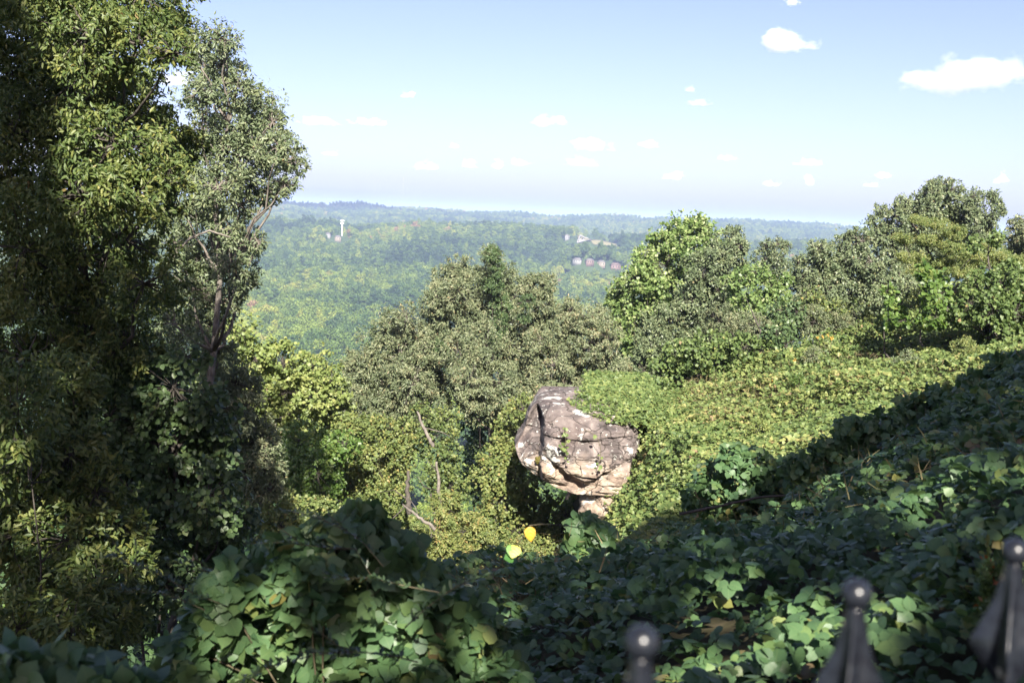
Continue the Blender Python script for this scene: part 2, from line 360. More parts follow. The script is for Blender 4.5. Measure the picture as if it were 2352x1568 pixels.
def tree(name, label, cat, D, clumps, mat, tpl=LEAF4, leaf=.12, cover=5, base=None, trunk_r=.18, bark='bark', group=None, twig_r=None, twig_step=1, basexy=None, limb=True, **kw):
    if basexy is None:
        cx = np.mean([c[0] for c in clumps]); cy = max(c[1] for c in clumps)
        b = P(base if base else cx, cy, D)
    else: b = np.array([*basexy, 0.])
    b = np.array([b[0], b[1], float(ground(b[0], b[1])) - .3])
    e = empty(name, b, label, cat, group)
    tb = MB()
    kw.setdefault('flat', 1.05)
    tw = (tb, twig_r if twig_r else trunk_r * .14, twig_step)
    parts, cen = crown_parts(clumps, D, tpl, leaf, cover, twigs=tw, **kw)
    V, Pl, A = merge(parts)
    mesh_obj('crown', V, Pl, M[mat], e, attr=A, origin=b)
    # trunk rising through the crown, limbs to every clump
    top = max(cen, key=lambda t: t[0][2])[0]
    mid = np.mean([c for c, r in cen], axis=0)
    t = np.linspace(0, 1, 14)[:, None]
    pts = b * (1 - t) ** 2 + 2 * t * (1 - t) * np.array([mid[0] * .6 + b[0] * .4, mid[1] * .6 + b[1] * .4, (b[2] + top[2]) / 2]) + top * t ** 2
    pts[1:-1] += rng.normal(0, trunk_r * .35, (12, 3)) * np.array([1, 1, .2])
    pts[3:] += np.array([0, 1, 0]) * min(1.0, .02 * D)
    tb.tube(pts, trunk_r * (1.05 - t[:, 0] ** .7 * 1.0), n=9)
    if limb:
        for c, r in cen:
            lo = c[2] - np.linalg.norm(c[:2] - b[:2]) * .8 - r * .5
            k = int(np.clip(np.argmin(np.abs(pts[:, 2] - lo)), 1, 12)); s0 = pts[k]
            m1 = s0 * .5 + c * .5 + np.array([0, 0, -.12]) * np.linalg.norm(c - s0) + rng.normal(0, .06, 3) * np.linalg.norm(c - s0)
            tt = np.linspace(0, 1, 7)[:, None]
            q = s0 * (1 - tt) ** 2 + 2 * tt * (1 - tt) * m1 + c * tt ** 2
            q[1:-1] += rng.normal(0, .02, (5, 3)) * np.linalg.norm(c - s0)
            tb.tube(q, trunk_r * (.3 * (1 - t[k, 0] * .6)) * (1.05 - .8 * tt[:, 0]), n=5)
    tb.build('trunk', M[bark], e, smooth=True)
    return e

# --- left edge
tree('hickory_tree', 'tall golden green tree filling the upper left corner, drooping long leaves in sun', 'tree', 15.5,
     [(30, -60, 130), (180, -60, 130), (330, -30, 95), (385, 40, 50), (60, 60, 120), (200, 70, 110), (320, 100, 90), (395, 120, 40), (40, 180, 110), (170, 190, 110),
      (290, 210, 85), (30, 310, 110), (150, 320, 110), (270, 330, 100), (370, 330, 75), (425, 320, 45), (340, 270, 60), (60, 440, 120), (190, 450, 110), (300, 440, 90), (385, 420, 60),
      (60, 570, 120), (180, 580, 110), (290, 550, 90), (90, 700, 120), (220, 690, 100), (330, 650, 80), (60, 820, 110), (180, 810, 100), (280, 790, 90)],
     'gold', LANCE, .105, 2.6, droop=.55, dj=1.6, sub=.34, trunk_r=.26, bark='bark', base=150, twig_r=.012, flat=.9)
tree('oak_tree', 'tall grey green oak with pale twigs standing out against the sky beside the golden tree', 'tree', 25,
     [(505, 85, 38), (515, 140, 45), (545, 195, 50), (590, 245, 55), (560, 290, 60), (625, 280, 40), (640, 345, 45), (672, 370, 28), (655, 420, 26), (600, 350, 55), (520, 350, 70), (470, 280, 60), (455, 210, 40), (470, 150, 35),
      (440, 90, 38), (430, 380, 60), (500, 430, 55), (580, 425, 45), (620, 440, 25), (555, 470, 35), (470, 470, 40), (420, 480, 50), (400, 560, 55), (520, 530, 42), (560, 560, 40), (590, 555, 22), (470, 590, 50),
      (530, 610, 45), (575, 630, 25), (440, 660, 60), (500, 680, 50), (545, 655, 25), (400, 740, 60), (470, 750, 45), (430, 820, 60), (505, 810, 42)],
     'grey', LANCE, .12, 2.3, droop=.5, dj=1.8, sub=.33, trunk_r=.25, bark='palebark', base=400, twig_r=.014)
tree('chestnut_tree', 'sunlit narrow tree with pale dangling leaves below the grey green oak', 'tree', 28,
     [(510, 850, 45), (545, 880, 45), (500, 930, 55), (560, 950, 50), (590, 1000, 45), (540, 1020, 55), (610, 1060, 40), (480, 1000, 50), (570, 1090, 50), (620, 1120, 30), (500, 1080, 60)],
     'olive', LANCE, .14, 4.2, droop=.6, trunk_r=.18, twig_r=.012)
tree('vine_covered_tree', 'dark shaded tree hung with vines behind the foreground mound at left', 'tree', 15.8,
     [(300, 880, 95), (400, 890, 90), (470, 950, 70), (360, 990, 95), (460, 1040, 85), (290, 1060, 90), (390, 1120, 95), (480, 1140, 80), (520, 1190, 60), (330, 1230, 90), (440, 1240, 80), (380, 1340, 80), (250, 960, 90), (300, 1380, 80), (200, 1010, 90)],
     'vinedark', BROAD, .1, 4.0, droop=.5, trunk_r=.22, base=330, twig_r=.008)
tree('young_hickory', 'low tree with yellow green leaf sprays in the dark lower left corner', 'tree', 12.5,
     [(40, 930, 100), (150, 900, 90), (40, 1040, 100), (160, 1040, 95), (90, 1140, 100), (220, 1130, 80), (30, 1230, 90), (160, 1240, 90), (280, 1210, 55), (90, 1340, 90), (220, 1330, 80), (310, 1290, 45), (40, 1440, 90), (170, 1430, 85), (270, 1410, 55), (60, 1530, 90), (200, 1510, 70)],
     'gold', LANCE, .12, 2.9, droop=.35, dj=1.2, trunk_r=.06, base=100, twig_r=.006)
# --- behind, left of centre
tree('yellow_poplar_tree', 'rounded yellow green tree in full sun right of the dark left trees', 'tree', 44,
     [(560, 770, 40), (590, 830, 45), (650, 835, 48), (715, 845, 42), (760, 870, 32), (590, 890, 55), (660, 900, 55), (730, 910, 50), (780, 900, 25), (560, 920, 40), (620, 960, 55), (700, 970, 55), (770, 960, 40)],
     'yellow', KZF, .17, 4.0, trunk_r=.2, droop=.2, twig_r=.012)
tree('maple_sapling', 'bright green sapling half shaded under the yellow green tree', 'tree', 40,
     [(690, 1010, 45), (740, 1030, 45), (670, 1070, 50), (730, 1090, 50), (680, 1130, 45), (750, 1140, 45), (640, 1090, 40), (790, 1020, 35)],
     'bright', MAPLE, .13, 3.6, trunk_r=.1, droop=.2, twig_r=.01)
tree('vine_covered_tree', 'low leafy tree just behind the top of the foreground mound', 'tree', 34,
     [(620, 1150, 45), (680, 1180, 45), (740, 1190, 45), (800, 1210, 50), (650, 1210, 50), (860, 1230, 45), (580, 1180, 35), (720, 1250, 60), (800, 1290, 60), (640, 1270, 60), (880, 1290, 50)],
     'vine', KZF, .12, 4.0, trunk_r=.12, twig_r=.008)
# --- central group
tree('locust_tree', 'olive tree at the left shoulder of the central clump of trees', 'tree', 50,
     [(930, 725, 28), (890, 755, 35), (945, 765, 36), (860, 800, 42), (920, 820, 48), (975, 800, 38), (830, 860, 45), (890, 880, 52), (950, 880, 50), (845, 930, 45), (920, 940, 50), (980, 940, 40), (800, 920, 30), (810, 830, 25)],
     'olive', LANCE, .17, 3.5, droop=.6, trunk_r=.2, bark='palebark', twig_r=.013, thick=1.2)
tree('chestnut_tree', 'tallest olive tree of the central clump with a narrow dark tip over the valley', 'tree', 53,
     [(1130, 580, 20), (1135, 615, 28), (1110, 650, 38), (1165, 645, 30), (1055, 615, 32), (1025, 645, 36), (1060, 670, 42), (1000, 690, 34), (1180, 680, 40), (1225, 655, 30), (1255, 650, 24), (1245, 700, 34),
      (1025, 735, 45), (1090, 735, 50), (1150, 730, 46), (1210, 745, 46), (985, 760, 36), (1050, 800, 52, -3), (1120, 800, 52, -3), (1190, 810, 50), (1010, 850, 48), (1080, 870, 52, -5), (1150, 880, 52, -4), (1215, 880, 42), (1100, 925, 38, -5), (1180, 940, 50), (1260, 750, 30)],
     'olive', LANCE, .17, 3.6, droop=.6, trunk_r=.28, bark='bark', base=1140, twig_r=.014, thick=1.3)
tree('chestnut_tree', 'broad pale olive tree at the right shoulder of the central clump above the rock', 'tree', 49,
     [(1310, 715, 30), (1355, 730, 35), (1300, 765, 40), (1360, 785, 42), (1395, 775, 32), (1250, 790, 40), (1270, 840, 45), (1330, 840, 48), (1390, 840, 42), (1425, 850, 26), (1240, 890, 42), (1300, 895, 42), (1370, 890, 42), (1420, 900, 26), (1250, 960, 30), (1210, 950, 40)],
     'olive', LANCE, .16, 3.6, droop=.6, trunk_r=.22, bark='palebark', twig_r=.012, rbias=.06, thick=1.3)
tree('vine_covered_tree', 'tree cloaked in yellowing creeper left of the dark gap below the central clump', 'tree', 43,
     [(830, 990, 50), (890, 1000, 45), (800, 1050, 50), (860, 1060, 52), (910, 1070, 42), (820, 1120, 52), (880, 1130, 48), (790, 1170, 48), (850, 1190, 50), (900, 1190, 40), (760, 1110, 40), (930, 1000, 30), (940, 1240, 50), (880, 1260, 50)],
     'vine', KZF, .13, 4.4, trunk_r=.15, twig_r=.008)
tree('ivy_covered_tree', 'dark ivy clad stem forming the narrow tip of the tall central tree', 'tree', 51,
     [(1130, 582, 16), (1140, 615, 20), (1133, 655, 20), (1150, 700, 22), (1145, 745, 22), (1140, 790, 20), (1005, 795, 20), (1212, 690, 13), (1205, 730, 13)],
     'vinedark', LEAF4, .13, 5.5, trunk_r=.06, twig_r=.008, fill=0, base=1140)  # side clumps: dark leaf colour stands in for shaded hollows in the crown
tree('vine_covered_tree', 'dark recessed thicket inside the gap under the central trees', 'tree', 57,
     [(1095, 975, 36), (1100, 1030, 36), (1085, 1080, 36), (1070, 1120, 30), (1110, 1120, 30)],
     'vinedark', KZF, .16, 4, trunk_r=.12, twig_r=.01, fill=0)  # dark leaf colour deepens the shadow in this gap
tree('kudzu_covered_bush', 'creeper bank hugging the right side of the big rock', 'bush', 33.0,
     [(1512, 1010, 28), (1517, 1060, 32), (1522, 1110, 32), (1507, 1160, 30), (1562, 1150, 38), (1567, 1090, 38), (1557, 1030, 34), (1484, 1198, 20), (1532, 1200, 34), (1602, 1180, 34), (1612, 1120, 34)],
     'kudzufar', KZF, .11, 4.0, trunk_r=.03, twig_r=.006, fill=0)
tree('vine_covered_tree', 'green creeper covered tree in the middle of the dark gap', 'tree', 45,
     [(1000, 1000, 38), (1025, 1050, 38), (1000, 1100, 35), (1040, 1120, 35), (1030, 960, 30), (970, 960, 30)],
     'vine', KZF, .13, 3.4, trunk_r=.15, twig_r=.008, rbias=-.2)
tree('vine_covered_tree', 'mass of creeper leaves under the left end of the rock overhang', 'tree', 39,
     [(1160, 1040, 42), (1130, 1090, 45), (1190, 1100, 45), (1150, 1150, 48), (1220, 1160, 45), (1260, 1190, 40), (1120, 1210, 45), (1190, 1220, 50), (1250, 1240, 42), (1180, 990, 40), (1300, 1180, 25), (1290, 1240, 35), (1200, 940, 30)],
     'vine', KZF, .12, 4.4, trunk_r=.15, twig_r=.008)
tree('vine_covered_tree', 'yellow green creeper hump low in the gully beside the hanging yellow leaves', 'tree', 33,
     [(1030, 1170, 40), (1000, 1230, 50), (1070, 1220, 45), (960, 1290, 50), (1030, 1290, 55), (1100, 1280, 50), (1160, 1290, 45), (1090, 1340, 50), (1150, 1350, 45), (1210, 1300, 45), (1010, 1350, 50), (1240, 1300, 30), (1110, 1400, 40), (920, 1330, 50)],
     'vine', LANCE, .13, 4.4, trunk_r=.12, twig_r=.008, rbias=.08, droop=.6)
# --- right of centre
tree('tulip_tree', 'big pale yellow green tulip tree rising above the ridge line right of centre', 'tree', 60,
     [(1600, 515, 29), (1565, 530, 34), (1625, 540, 34), (1520, 560, 39), (1580, 570, 46), (1485, 590, 29), (1530, 610, 48), (1455, 640, 29), (1490, 650, 41), (1420, 665, 23), (1440, 700, 36), (1490, 710, 48), (1425, 745, 32), (1470, 770, 46), (1405, 690, 16), (1550, 660, 46), (1450, 800, 36)],
     'tulip', MAPLE, .19, 4.2, trunk_r=.25, droop=.25, twig_r=.015, thick=1.3)
tree('oak_tree', 'dark oak in front of and below the pale tulip tree', 'tree', 56,
     [(1685, 545, 22), (1700, 565, 20), (1650, 590, 38), (1680, 610, 36), (1610, 630, 40), (1650, 665, 42), (1590, 690, 42), (1540, 730, 42), (1610, 740, 45), (1500, 790, 42), (1560, 800, 45), (1620, 790, 40), (1480, 850, 38), (1540, 860, 42), (1500, 900, 35), (1450, 850, 26), (1680, 700, 36), (1670, 750, 36)],
     'grey', LEAF4, .2, 4.8, trunk_r=.25, droop=.3, twig_r=.014, thick=1.2)
tree('sweetgum_tree', 'smaller yellow green tree between the dark oak and the far white building', 'tree', 52,
     [(1700, 640, 26), (1740, 630, 26), (1770, 655, 26), (1720, 690, 36), (1780, 700, 36), (1740, 740, 36), (1690, 740, 30), (1810, 640, 15), (1820, 710, 30)],
     'tulip', MAPLE, .17, 4.2, trunk_r=.15, twig_r=.01, rbias=-.1)
tree('oak_tree', 'thin crowned little oak in front of the far white building', 'tree', 66,
     [(1765, 565, 16), (1785, 562, 13), (1805, 565, 10), (1755, 595, 22), (1790, 600, 20), (1770, 630, 24), (1805, 630, 20)],
     'grey', LEAF4, .2, 3.4, trunk_r=.15, twig_r=.014)
tree('oak_tree', 'broad grey green oak mass whose top meets the blue ridge at right', 'tree', 54,
     [(1835, 600, 16), (1880, 575, 24), (1850, 640, 26), (1900, 600, 34), (1945, 560, 26), (1980, 555, 28), (1950, 610, 40), (2000, 600, 38), (1900, 660, 42), (1960, 670, 45), (2020, 650, 42), (1870, 700, 38), (1930, 720, 42), (1990, 720, 42), (2050, 700, 42), (1860, 640, 26), (2070, 650, 38)],
     'grey', LEAF4, .2, 4.6, trunk_r=.25, bark='palebark', twig_r=.015, thick=1.3)
tree('oak_tree', 'tallest oak on the right with an uneven stepped crown against the sky', 'tree', 56,
     [(2010, 520, 24), (2025, 485, 15), (2060, 500, 28), (2075, 465, 18), (2110, 475, 26), (2140, 440, 22), (2165, 430, 20), (2190, 435, 17), (2140, 475, 32), (2185, 470, 30), (2210, 500, 26), (2050, 550, 34), (2110, 540, 40), (2170, 530, 36), (2080, 600, 40), (2140, 600, 42), (2200, 560, 36), (2225, 580, 30), (2120, 650, 38)],
     'grey', LEAF4, .19, 4.6, trunk_r=.25, twig_r=.014, thick=1.3, rbias=.04)
tree('oak_tree', 'slender oak with two leafy heads against the sky at far right', 'tree', 55,
     [(2238, 450, 17), (2240, 475, 20), (2240, 505, 20), (2262, 500, 12), (2280, 450, 14), (2290, 470, 14), (2285, 492, 12), (2303, 485, 8), (2250, 535, 22), (2275, 520, 14), (2260, 560, 24)],
     'grey', LEAF4, .18, 4.4, trunk_r=.16, twig_r=.012)
tree('oak_tree', 'olive oak cut off by the right edge of the picture', 'tree', 50,
     [(2345, 525, 24), (2370, 540, 30), (2335, 565, 28), (2375, 600, 40), (2330, 610, 35), (2400, 560, 40)],
     'olive', LEAF4, .17, 4.6, trunk_r=.2, twig_r=.012)
tree('mimosa_tree', 'feathery yellow green mimosa spreading flat sprays below the two headed oak', 'tree', 43,
     [(2110, 505, 20), (2150, 512, 24), (2190, 530, 24), (2070, 545, 20), (2130, 550, 28), (2190, 570, 30), (2240, 590, 32), (2290, 590, 32), (2330, 600, 30), (2160, 600, 32), (2210, 625, 30), (2090, 590, 26), (2270, 560, 22), (2330, 640, 26), (2120, 625, 26)],
     'feather', LANCE, .09, 3.6, trunk_r=.14, droop=.15, flat=.35, sub=.42, twig_r=.01, thick=1.4)
tree('kudzu_covered_tree', 'dark green vine smothered tree on the right edge above the sunny slope', 'tree', 37,
     [(2250, 655, 34), (2300, 650, 38), (2345, 660, 38), (2230, 700, 34), (2280, 705, 40), (2335, 715, 42), (2200, 720, 28), (2385, 690, 40), (2270, 755, 28), (2310, 762, 30), (2350, 760, 30), (2240, 560, 18), (2290, 545, 18), (2320, 620, 26)],
     'kudzufar', KZF, .14, 4.6, trunk_r=.12, twig_r=.01, tri=False, rbias=-.3)
tree('paulownia_shrub', 'upright bright green shrub with broad leaves at the head of the sunny slope', 'shrub', 38,
     [(2125, 625, 16), (2150, 640, 20), (2135, 665, 24), (2160, 675, 20), (2140, 700, 24), (2150, 730, 20), (2125, 740, 16)],
     'bright', KZF, .2, 3.6, trunk_r=.05, twig_r=.008)
tree('paulownia_shrub', 'smaller bright green shrub left of the upright broad leaved one', 'shrub', 39,
     [(2040, 670, 12), (2050, 700, 16), (2065, 715, 16), (2045, 735, 18), (2075, 735, 14)],
     'bright', KZF, .17, 3.6, trunk_r=.04, twig_r=.007)
tree('locust_tree', 'small mixed tree with feathery sprays between the dark oak and the vine hung stump', 'tree', 46,
     [(1650, 735, 32), (1700, 745, 34), (1740, 755, 30), (1640, 780, 30), (1700, 790, 32), (1790, 750, 28), (1830, 745, 32), (1850, 690, 26), (1870, 740, 34), (1930, 760, 34), (1990, 770, 30)],
     'olive', LANCE, .13, 4.0, trunk_r=.12, twig_r=.01)
tree('kudzu_covered_bush', 'wide dome of vine leaves behind the flat rocks', 'bush', 41,
     [(1520, 845, 36), (1560, 815, 34), (1610, 805, 36), (1660, 800, 36), (1710, 800, 34), (1750, 815, 30), (1550, 870, 40), (1600, 860, 42), (1655, 855, 42), (1710, 850, 38), (1755, 860, 30), (1530, 905, 30), (1590, 910, 30), (1650, 905, 30), (1700, 900, 28)],
     'kudzufar', KZF, .14, 4.4, trunk_r=.08, twig_r=.008, rbias=-.22)
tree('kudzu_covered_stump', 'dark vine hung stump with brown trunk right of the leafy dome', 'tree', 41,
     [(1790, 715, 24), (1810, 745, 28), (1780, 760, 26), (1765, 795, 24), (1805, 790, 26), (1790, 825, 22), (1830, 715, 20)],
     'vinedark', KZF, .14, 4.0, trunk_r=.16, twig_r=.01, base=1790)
tree('kudzu_covered_bush', 'low vine covered hump at the foot of the right hand oaks', 'bush', 43,
     [(1900, 790, 26), (1950, 790, 28), (2000, 785, 28), (2060, 770, 28), (2100, 755, 28), (2180, 745, 30), (2230, 745, 28), (1860, 800, 26), (2150, 760, 24), (2290, 745, 28), (2350, 740, 30), (2120, 735, 26), (2080, 735, 24), (2030, 745, 22), (2250, 765, 30), (2310, 765, 32), (2190, 775, 26), (2370, 760, 34)],
     'kudzufar', KZF, .14, 3.8, trunk_r=.06, twig_r=.007, rbias=-.12)

tree('vine_covered_tree', 'leafy thicket filling the tree line between the dark oak and the bright shrubs', 'tree', 47,
     [(1860, 700, 34), (1910, 720, 34), (1965, 730, 36), (2020, 735, 34), (2075, 725, 34), (1890, 755, 32), (1950, 765, 32), (2010, 765, 30), (2190, 690, 34), (2110, 690, 30), (2230, 660, 30), (2170, 730, 32)],
     'vine', KZF, .12, 4.0, trunk_r=.08, twig_r=.008, rbias=-.1)
# ------------------------------------------------------------------ kudzu carpets (nobody could count the leaves)
def carpet(name, label, xr, yr, dens, tpl, size, mat, cond, hfun, tri=True, bias=None):
    n = int(dens * (xr[1] - xr[0]) * (yr[1] - yr[0]))
    x = rng.uniform(*xr, n); y = rng.uniform(*yr, n)
    k = cond(x, y); x, y = x[k], y[k]; n = len(x)
    g = ground(x, y); e = .15
    gx = (ground(x + e, y) - g) / e; gy = (ground(x, y + e) - g) / e
    nrm = unit(np.stack([-gx, -gy, np.ones(n)], 1)); nrm = np.where(nrm[:, 2:] < .25, unit(nrm + np.array([0, 0, .4])), nrm)
    h = hfun(x, y)
    hh = h * (1 - .75 * rng.uniform(0, 1, n) ** 2.2)
    pos = np.stack([x, y, g], 1) + nrm * hh[:, None]
    a = rng.uniform(0, 2 * np.pi, n)
    D = np.stack([np.cos(a), np.sin(a), rng.normal(-.12, .3, n)], 1)
    Nn = unit(nrm * .6 + np.array([.05, -.35, .5]) + rng.normal(0, .5, (n, 3)))
    S = size * rng.uniform(.55, 1.2, n)
    rnd = np.clip(.75 * rng.uniform(0, 1, n) + .1 + .35 * fbm(x / 1.6, y / 1.6, o=3) + (bias(x, y) if bias else 0), 0, 1)
    rnd = np.where(rng.uniform(0, 1, n) < .012, rng.uniform(.9, 1, n), np.minimum(rnd, .93))
    V, Pl, A = (trifoliate if tri else leaves)(tpl, pos, D, Nn, S, rnd)
    o = mesh_obj(name, V, Pl, M[mat], attr=A, smooth=True)
    tag(o, label, 'ground cover', None, 'stuff'); return o
DC = hit(1225, 1345, 5)
print('DIRT', DC)
def dirt(x, y): # worn patch under the hanging leaves
    return np.exp(-(((x - DC[0]) / .85) ** 2 + ((y - DC[1]) / 1.6) ** 2))
hn = lambda x, y: np.clip(.24 + .3 * fbm(x / 1.3, y / 1.3 + 7, o=3) + .12 * vnoise(x / .4, y / .4), .04, .8)
carpet('kudzu_near', 'large leaved vine carpet covering the shaded near slope', (-5, 13), (1.6, 19), 330, KZ, .062, 'kudzu',
       lambda x, y: (x > -4.8 + y * .25 - .5) & (x < 2 + y * .55) & (rng.uniform(0, 1, len(x)) > .95 * dirt(x, y)) & (rng.uniform(0, 1, len(x)) < .85 + .3 * vnoise(x / .8, y / .8)), hn)
carpet('kudzu_slope', 'small leaved yellow green vine carpet on the sunny slope beyond the shade', (-1, 27), (17, 49), 150, KZF, .085, 'kudzufar',
       lambda x, y: (x < 1 + y * .5) & (ground(x, y) > -11) & ~((x < 3.0) & (y > 32.3) & (y < 39) & (x > -1) & (rng.uniform(0, 1, len(x)) < .995)), lambda x, y: np.clip(.25 + .4 * fbm(x / 1.6, y / 1.6, o=3) + .45 * vnoise(x / 3.1 + 4, y / 2.2), .03, 1.1),
       bias=lambda x, y: .12 * np.exp(-((x - 5) / 4) ** 2) - .1)

carpet('kudzu_gully', 'creeper leaves clothing the steep gully side below the rock', (-5, 5.5), (15, 36), 240, KZF, .088, 'kudzufar',
       lambda x, y: (x > -3 - .05 * y) & ((y < 33.0) | (x > 3.7)), lambda x, y: np.clip(.3 + .4 * fbm(x / 1.4, y / 1.4, o=3), .03, .9))

# ------------------------------------------------------------------ foreground vine mound etc. (real leaves on stems)
def mound(name, label, D, clumps, size, cover, cat='bush', mat='kudzu', dj=.35, tpl2=True, rbias=0.0, **kw):
    cx = np.mean([c[0] for c in clumps]); b = P(cx, max(c[1] for c in clumps), D)
    b = np.array([b[0], b[1], float(ground(b[0], b[1]))])
    e = empty(name, b, label, cat)
    st = MB()
    pa, cen = crown_parts(clumps, D, KZ, size, cover * .65, droop=.25, dj=dj, twigs=(st, .0025, 2), tri=True, fill=0, sub=.36, rbias=rbias, **kw)
    if tpl2:
        pb, _ = crown_parts(clumps, D, KZ, size * 1.15, cover * .15, droop=.25, dj=dj, tri=True, fill=0, sub=.36, rbias=rbias, **kw); pa += pb
    V, Pl, A = merge(pa)
    mesh_obj('foliage', V, Pl, M[mat], e, attr=A, origin=b, smooth=True)
    for c, r in cen:
        m1 = (b + c) / 2 + rng.normal(0, .15, 3)
        t = np.linspace(0, 1, 8)[:, None]
        st.tube(b * (1 - t) ** 2 + 2 * t * (1 - t) * m1 + c * t ** 2, .005, n=5)
    st.build('stem', M['stem'], e)
    return e
mound('kudzu_mound', 'big shaded mound of broad vine leaves in the bottom foreground', 5.6,
      [(835, 1215, 50), (770, 1260, 65), (890, 1280, 65), (680, 1290, 60), (600, 1340, 75), (720, 1350, 85), (840, 1370, 95), (960, 1370, 75), (520, 1370, 60), (1040, 1430, 75),
       (500, 1440, 70), (620, 1440, 95), (760, 1460, 100), (900, 1470, 100), (450, 1500, 60), (560, 1540, 95), (700, 1560, 100), (850, 1570, 100), (1000, 1540, 95), (1120, 1500, 60), (1130, 1580, 70), (420, 1570, 60)],
      .068, 2.4)
mound('kudzu_mound', 'dark leafy corner of vine nearest the camera at bottom left', 3.2,
      [(20, 1570, 80), (130, 1590, 75), (230, 1610, 65), (310, 1640, 70), (60, 1640, 80)], .062, 2.4, dj=.15)
mound('kudzu_column', 'vine covered upright shoot standing before the foot of the rock', 12.5,
      [(1340, 1215, 26), (1365, 1235, 28), (1330, 1260, 30), (1375, 1280, 36), (1340, 1310, 36), (1390, 1330, 40), (1350, 1370, 42), (1410, 1390, 45), (1320, 1430, 40), (1380, 1440, 45)], .085, 2.4, dj=.3)
mound('kudzu_mound', 'rounded hump of vine leaves on the shade line right of the rock', 15.5,
      [(1685, 1055, 34), (1735, 1065, 40), (1645, 1095, 40), (1705, 1115, 48), (1775, 1105, 45), (1605, 1145, 36), (1665, 1165, 50), (1745, 1175, 55), (1825, 1135, 50)], .07, 2.4, dj=.5)
mound('kudzu_mound', 'higher bank of vine leaves climbing to the right edge along the shade line', 14.5,
      [(1830, 1069, 30), (1900, 1030, 35), (1960, 989, 35), (2030, 973, 35), (2100, 934, 35), (2170, 912, 34), (2240, 883, 35), (2310, 844, 35), (2370, 846, 42), (1850, 1110, 51), (1960, 1069, 51), (2080, 1020, 51), (2200, 965, 51), (2320, 926, 51)], .068, 2.0, dj=.6)

# hanging vine shoot with the two yellow leaves
def vine_shoot():
    D = 6.3; b = P(1350, 1215, 7.2)
    e = empty('vine_shoot', b, 'thin vine shoot hanging in front of the gully with two yellowing leaves', 'vine')
    m = MB()
    pts = np.array([P(1350, 1215, 7.2), P(1290, 1205, 6.7), P(1245, 1203, 6.4), P(1217, 1206, 6.32), P(1204, 1228, 6.32), P(1188, 1250, 6.32)])
    m.tube(pts, .003, n=5)
    m.build('stem', M['stem'], e)
    n = 26; t = np.linspace(0, np.pi, n)
    def heart(name, px, py, w, h, ang, tilt, mat, lab):
        u = np.linspace(0, 1, 15); prof = np.interp(u, [0, .04, .15, .35, .6, .8, .92, 1], [.08, .3, .45, .5, .42, .24, .1, 0])
        vs = np.linspace(-1, 1, 13)
        U, Vv = np.meshgrid(u, vs, indexing='ij'); X = Vv * prof[:, None]
        lobe = -.1 * np.exp(-((np.abs(X) - .22) / .12) ** 2) * (1 - U) ** 4
        W = .06 * np.abs(X) ** 1.3 - .1 * (U - .4) ** 2 + .012 * np.sin(U * 26 - np.abs(X) * 18)
        c = P(px, py, D)
        d = -up * math.cos(ang) + rt * math.sin(ang); nn = unit(-fw + up * tilt + rt * .15); d = unit(d - (d @ nn) * nn); bb = np.cross(nn, d)
        Gd = c + (U + lobe)[..., None] * h * d + X[..., None] * w * bb + W[..., None] * h * nn
        mm = MB(); mm.grid(Gd)
        V = np.concatenate(mm.V); at = np.stack([U.ravel(), X.ravel(), np.zeros(U.size)], 1)
        o = mesh_obj(name, V, [np.concatenate(p) for p in mm.P.values()], mat, e, True, at, origin=np.array(e.location))
        o['label'] = lab
    ym, nt, out = nmat('yellowing_leaf'); L = nt.links.new
    def ymat(nm, a, b, off):
        m_, nt, out = nmat(nm); L = nt.links.new
        at = N_(nt, 'ShaderNodeAttribute', attribute_name='leafdat'); sx = N_(nt, 'ShaderNodeSeparateXYZ'); L(at.outputs['Vector'], sx.inputs[0])
        no = N_(nt, 'ShaderNodeTexNoise'); no.inputs['Scale'].default_value = 2.2; L(at.outputs['Vector'], no.inputs['Vector'])
        q = N_(nt, 'ShaderNodeMath', operation='MULTIPLY_ADD'); L(sx.outputs[1], q.inputs[0]); q.inputs[1].default_value = .9; L(no.outputs[0], q.inputs[2])
        rp = ramp(nt, [(off, a), (off + .1, b)]); L(q.outputs[0], rp.inputs[0])
        pb = N_(nt, 'ShaderNodeBsdfPrincipled'); L(rp.outputs[0], pb.inputs['Base Color']); pb.inputs['Roughness'].default_value = .5
        tr = N_(nt, 'ShaderNodeBsdfTranslucent'); L(rp.outputs[0], tr.inputs[0]); mx = N_(nt, 'ShaderNodeMixShader'); mx.inputs[0].default_value = .3
        L(pb.outputs[0], mx.inputs[1]); L(tr.outputs[0], mx.inputs[2]); L(mx.outputs[0], out.inputs[0]); return m_
    heart('leaf', 1216, 1210, .062, .078, .1, .1, ymat('orange_yellow_leaf', (.45, .28, .012), (.55, .34, .015), .3), 'orange yellow leaf hanging from the shoot')
    heart('leaf', 1182, 1252, .082, .072, -.25, .5, ymat('half_yellow_leaf', (.1, .24, .03), (.58, .5, .07), .42), 'leaf half yellow and half green')
    heart('leaf', 1178, 1278, .07, .05, -1.2, .9, ymat('plain_green_leaf', (.04, .12, .02), (.05, .15, .03), .4), 'green leaf under the yellow one')
vine_shoot()

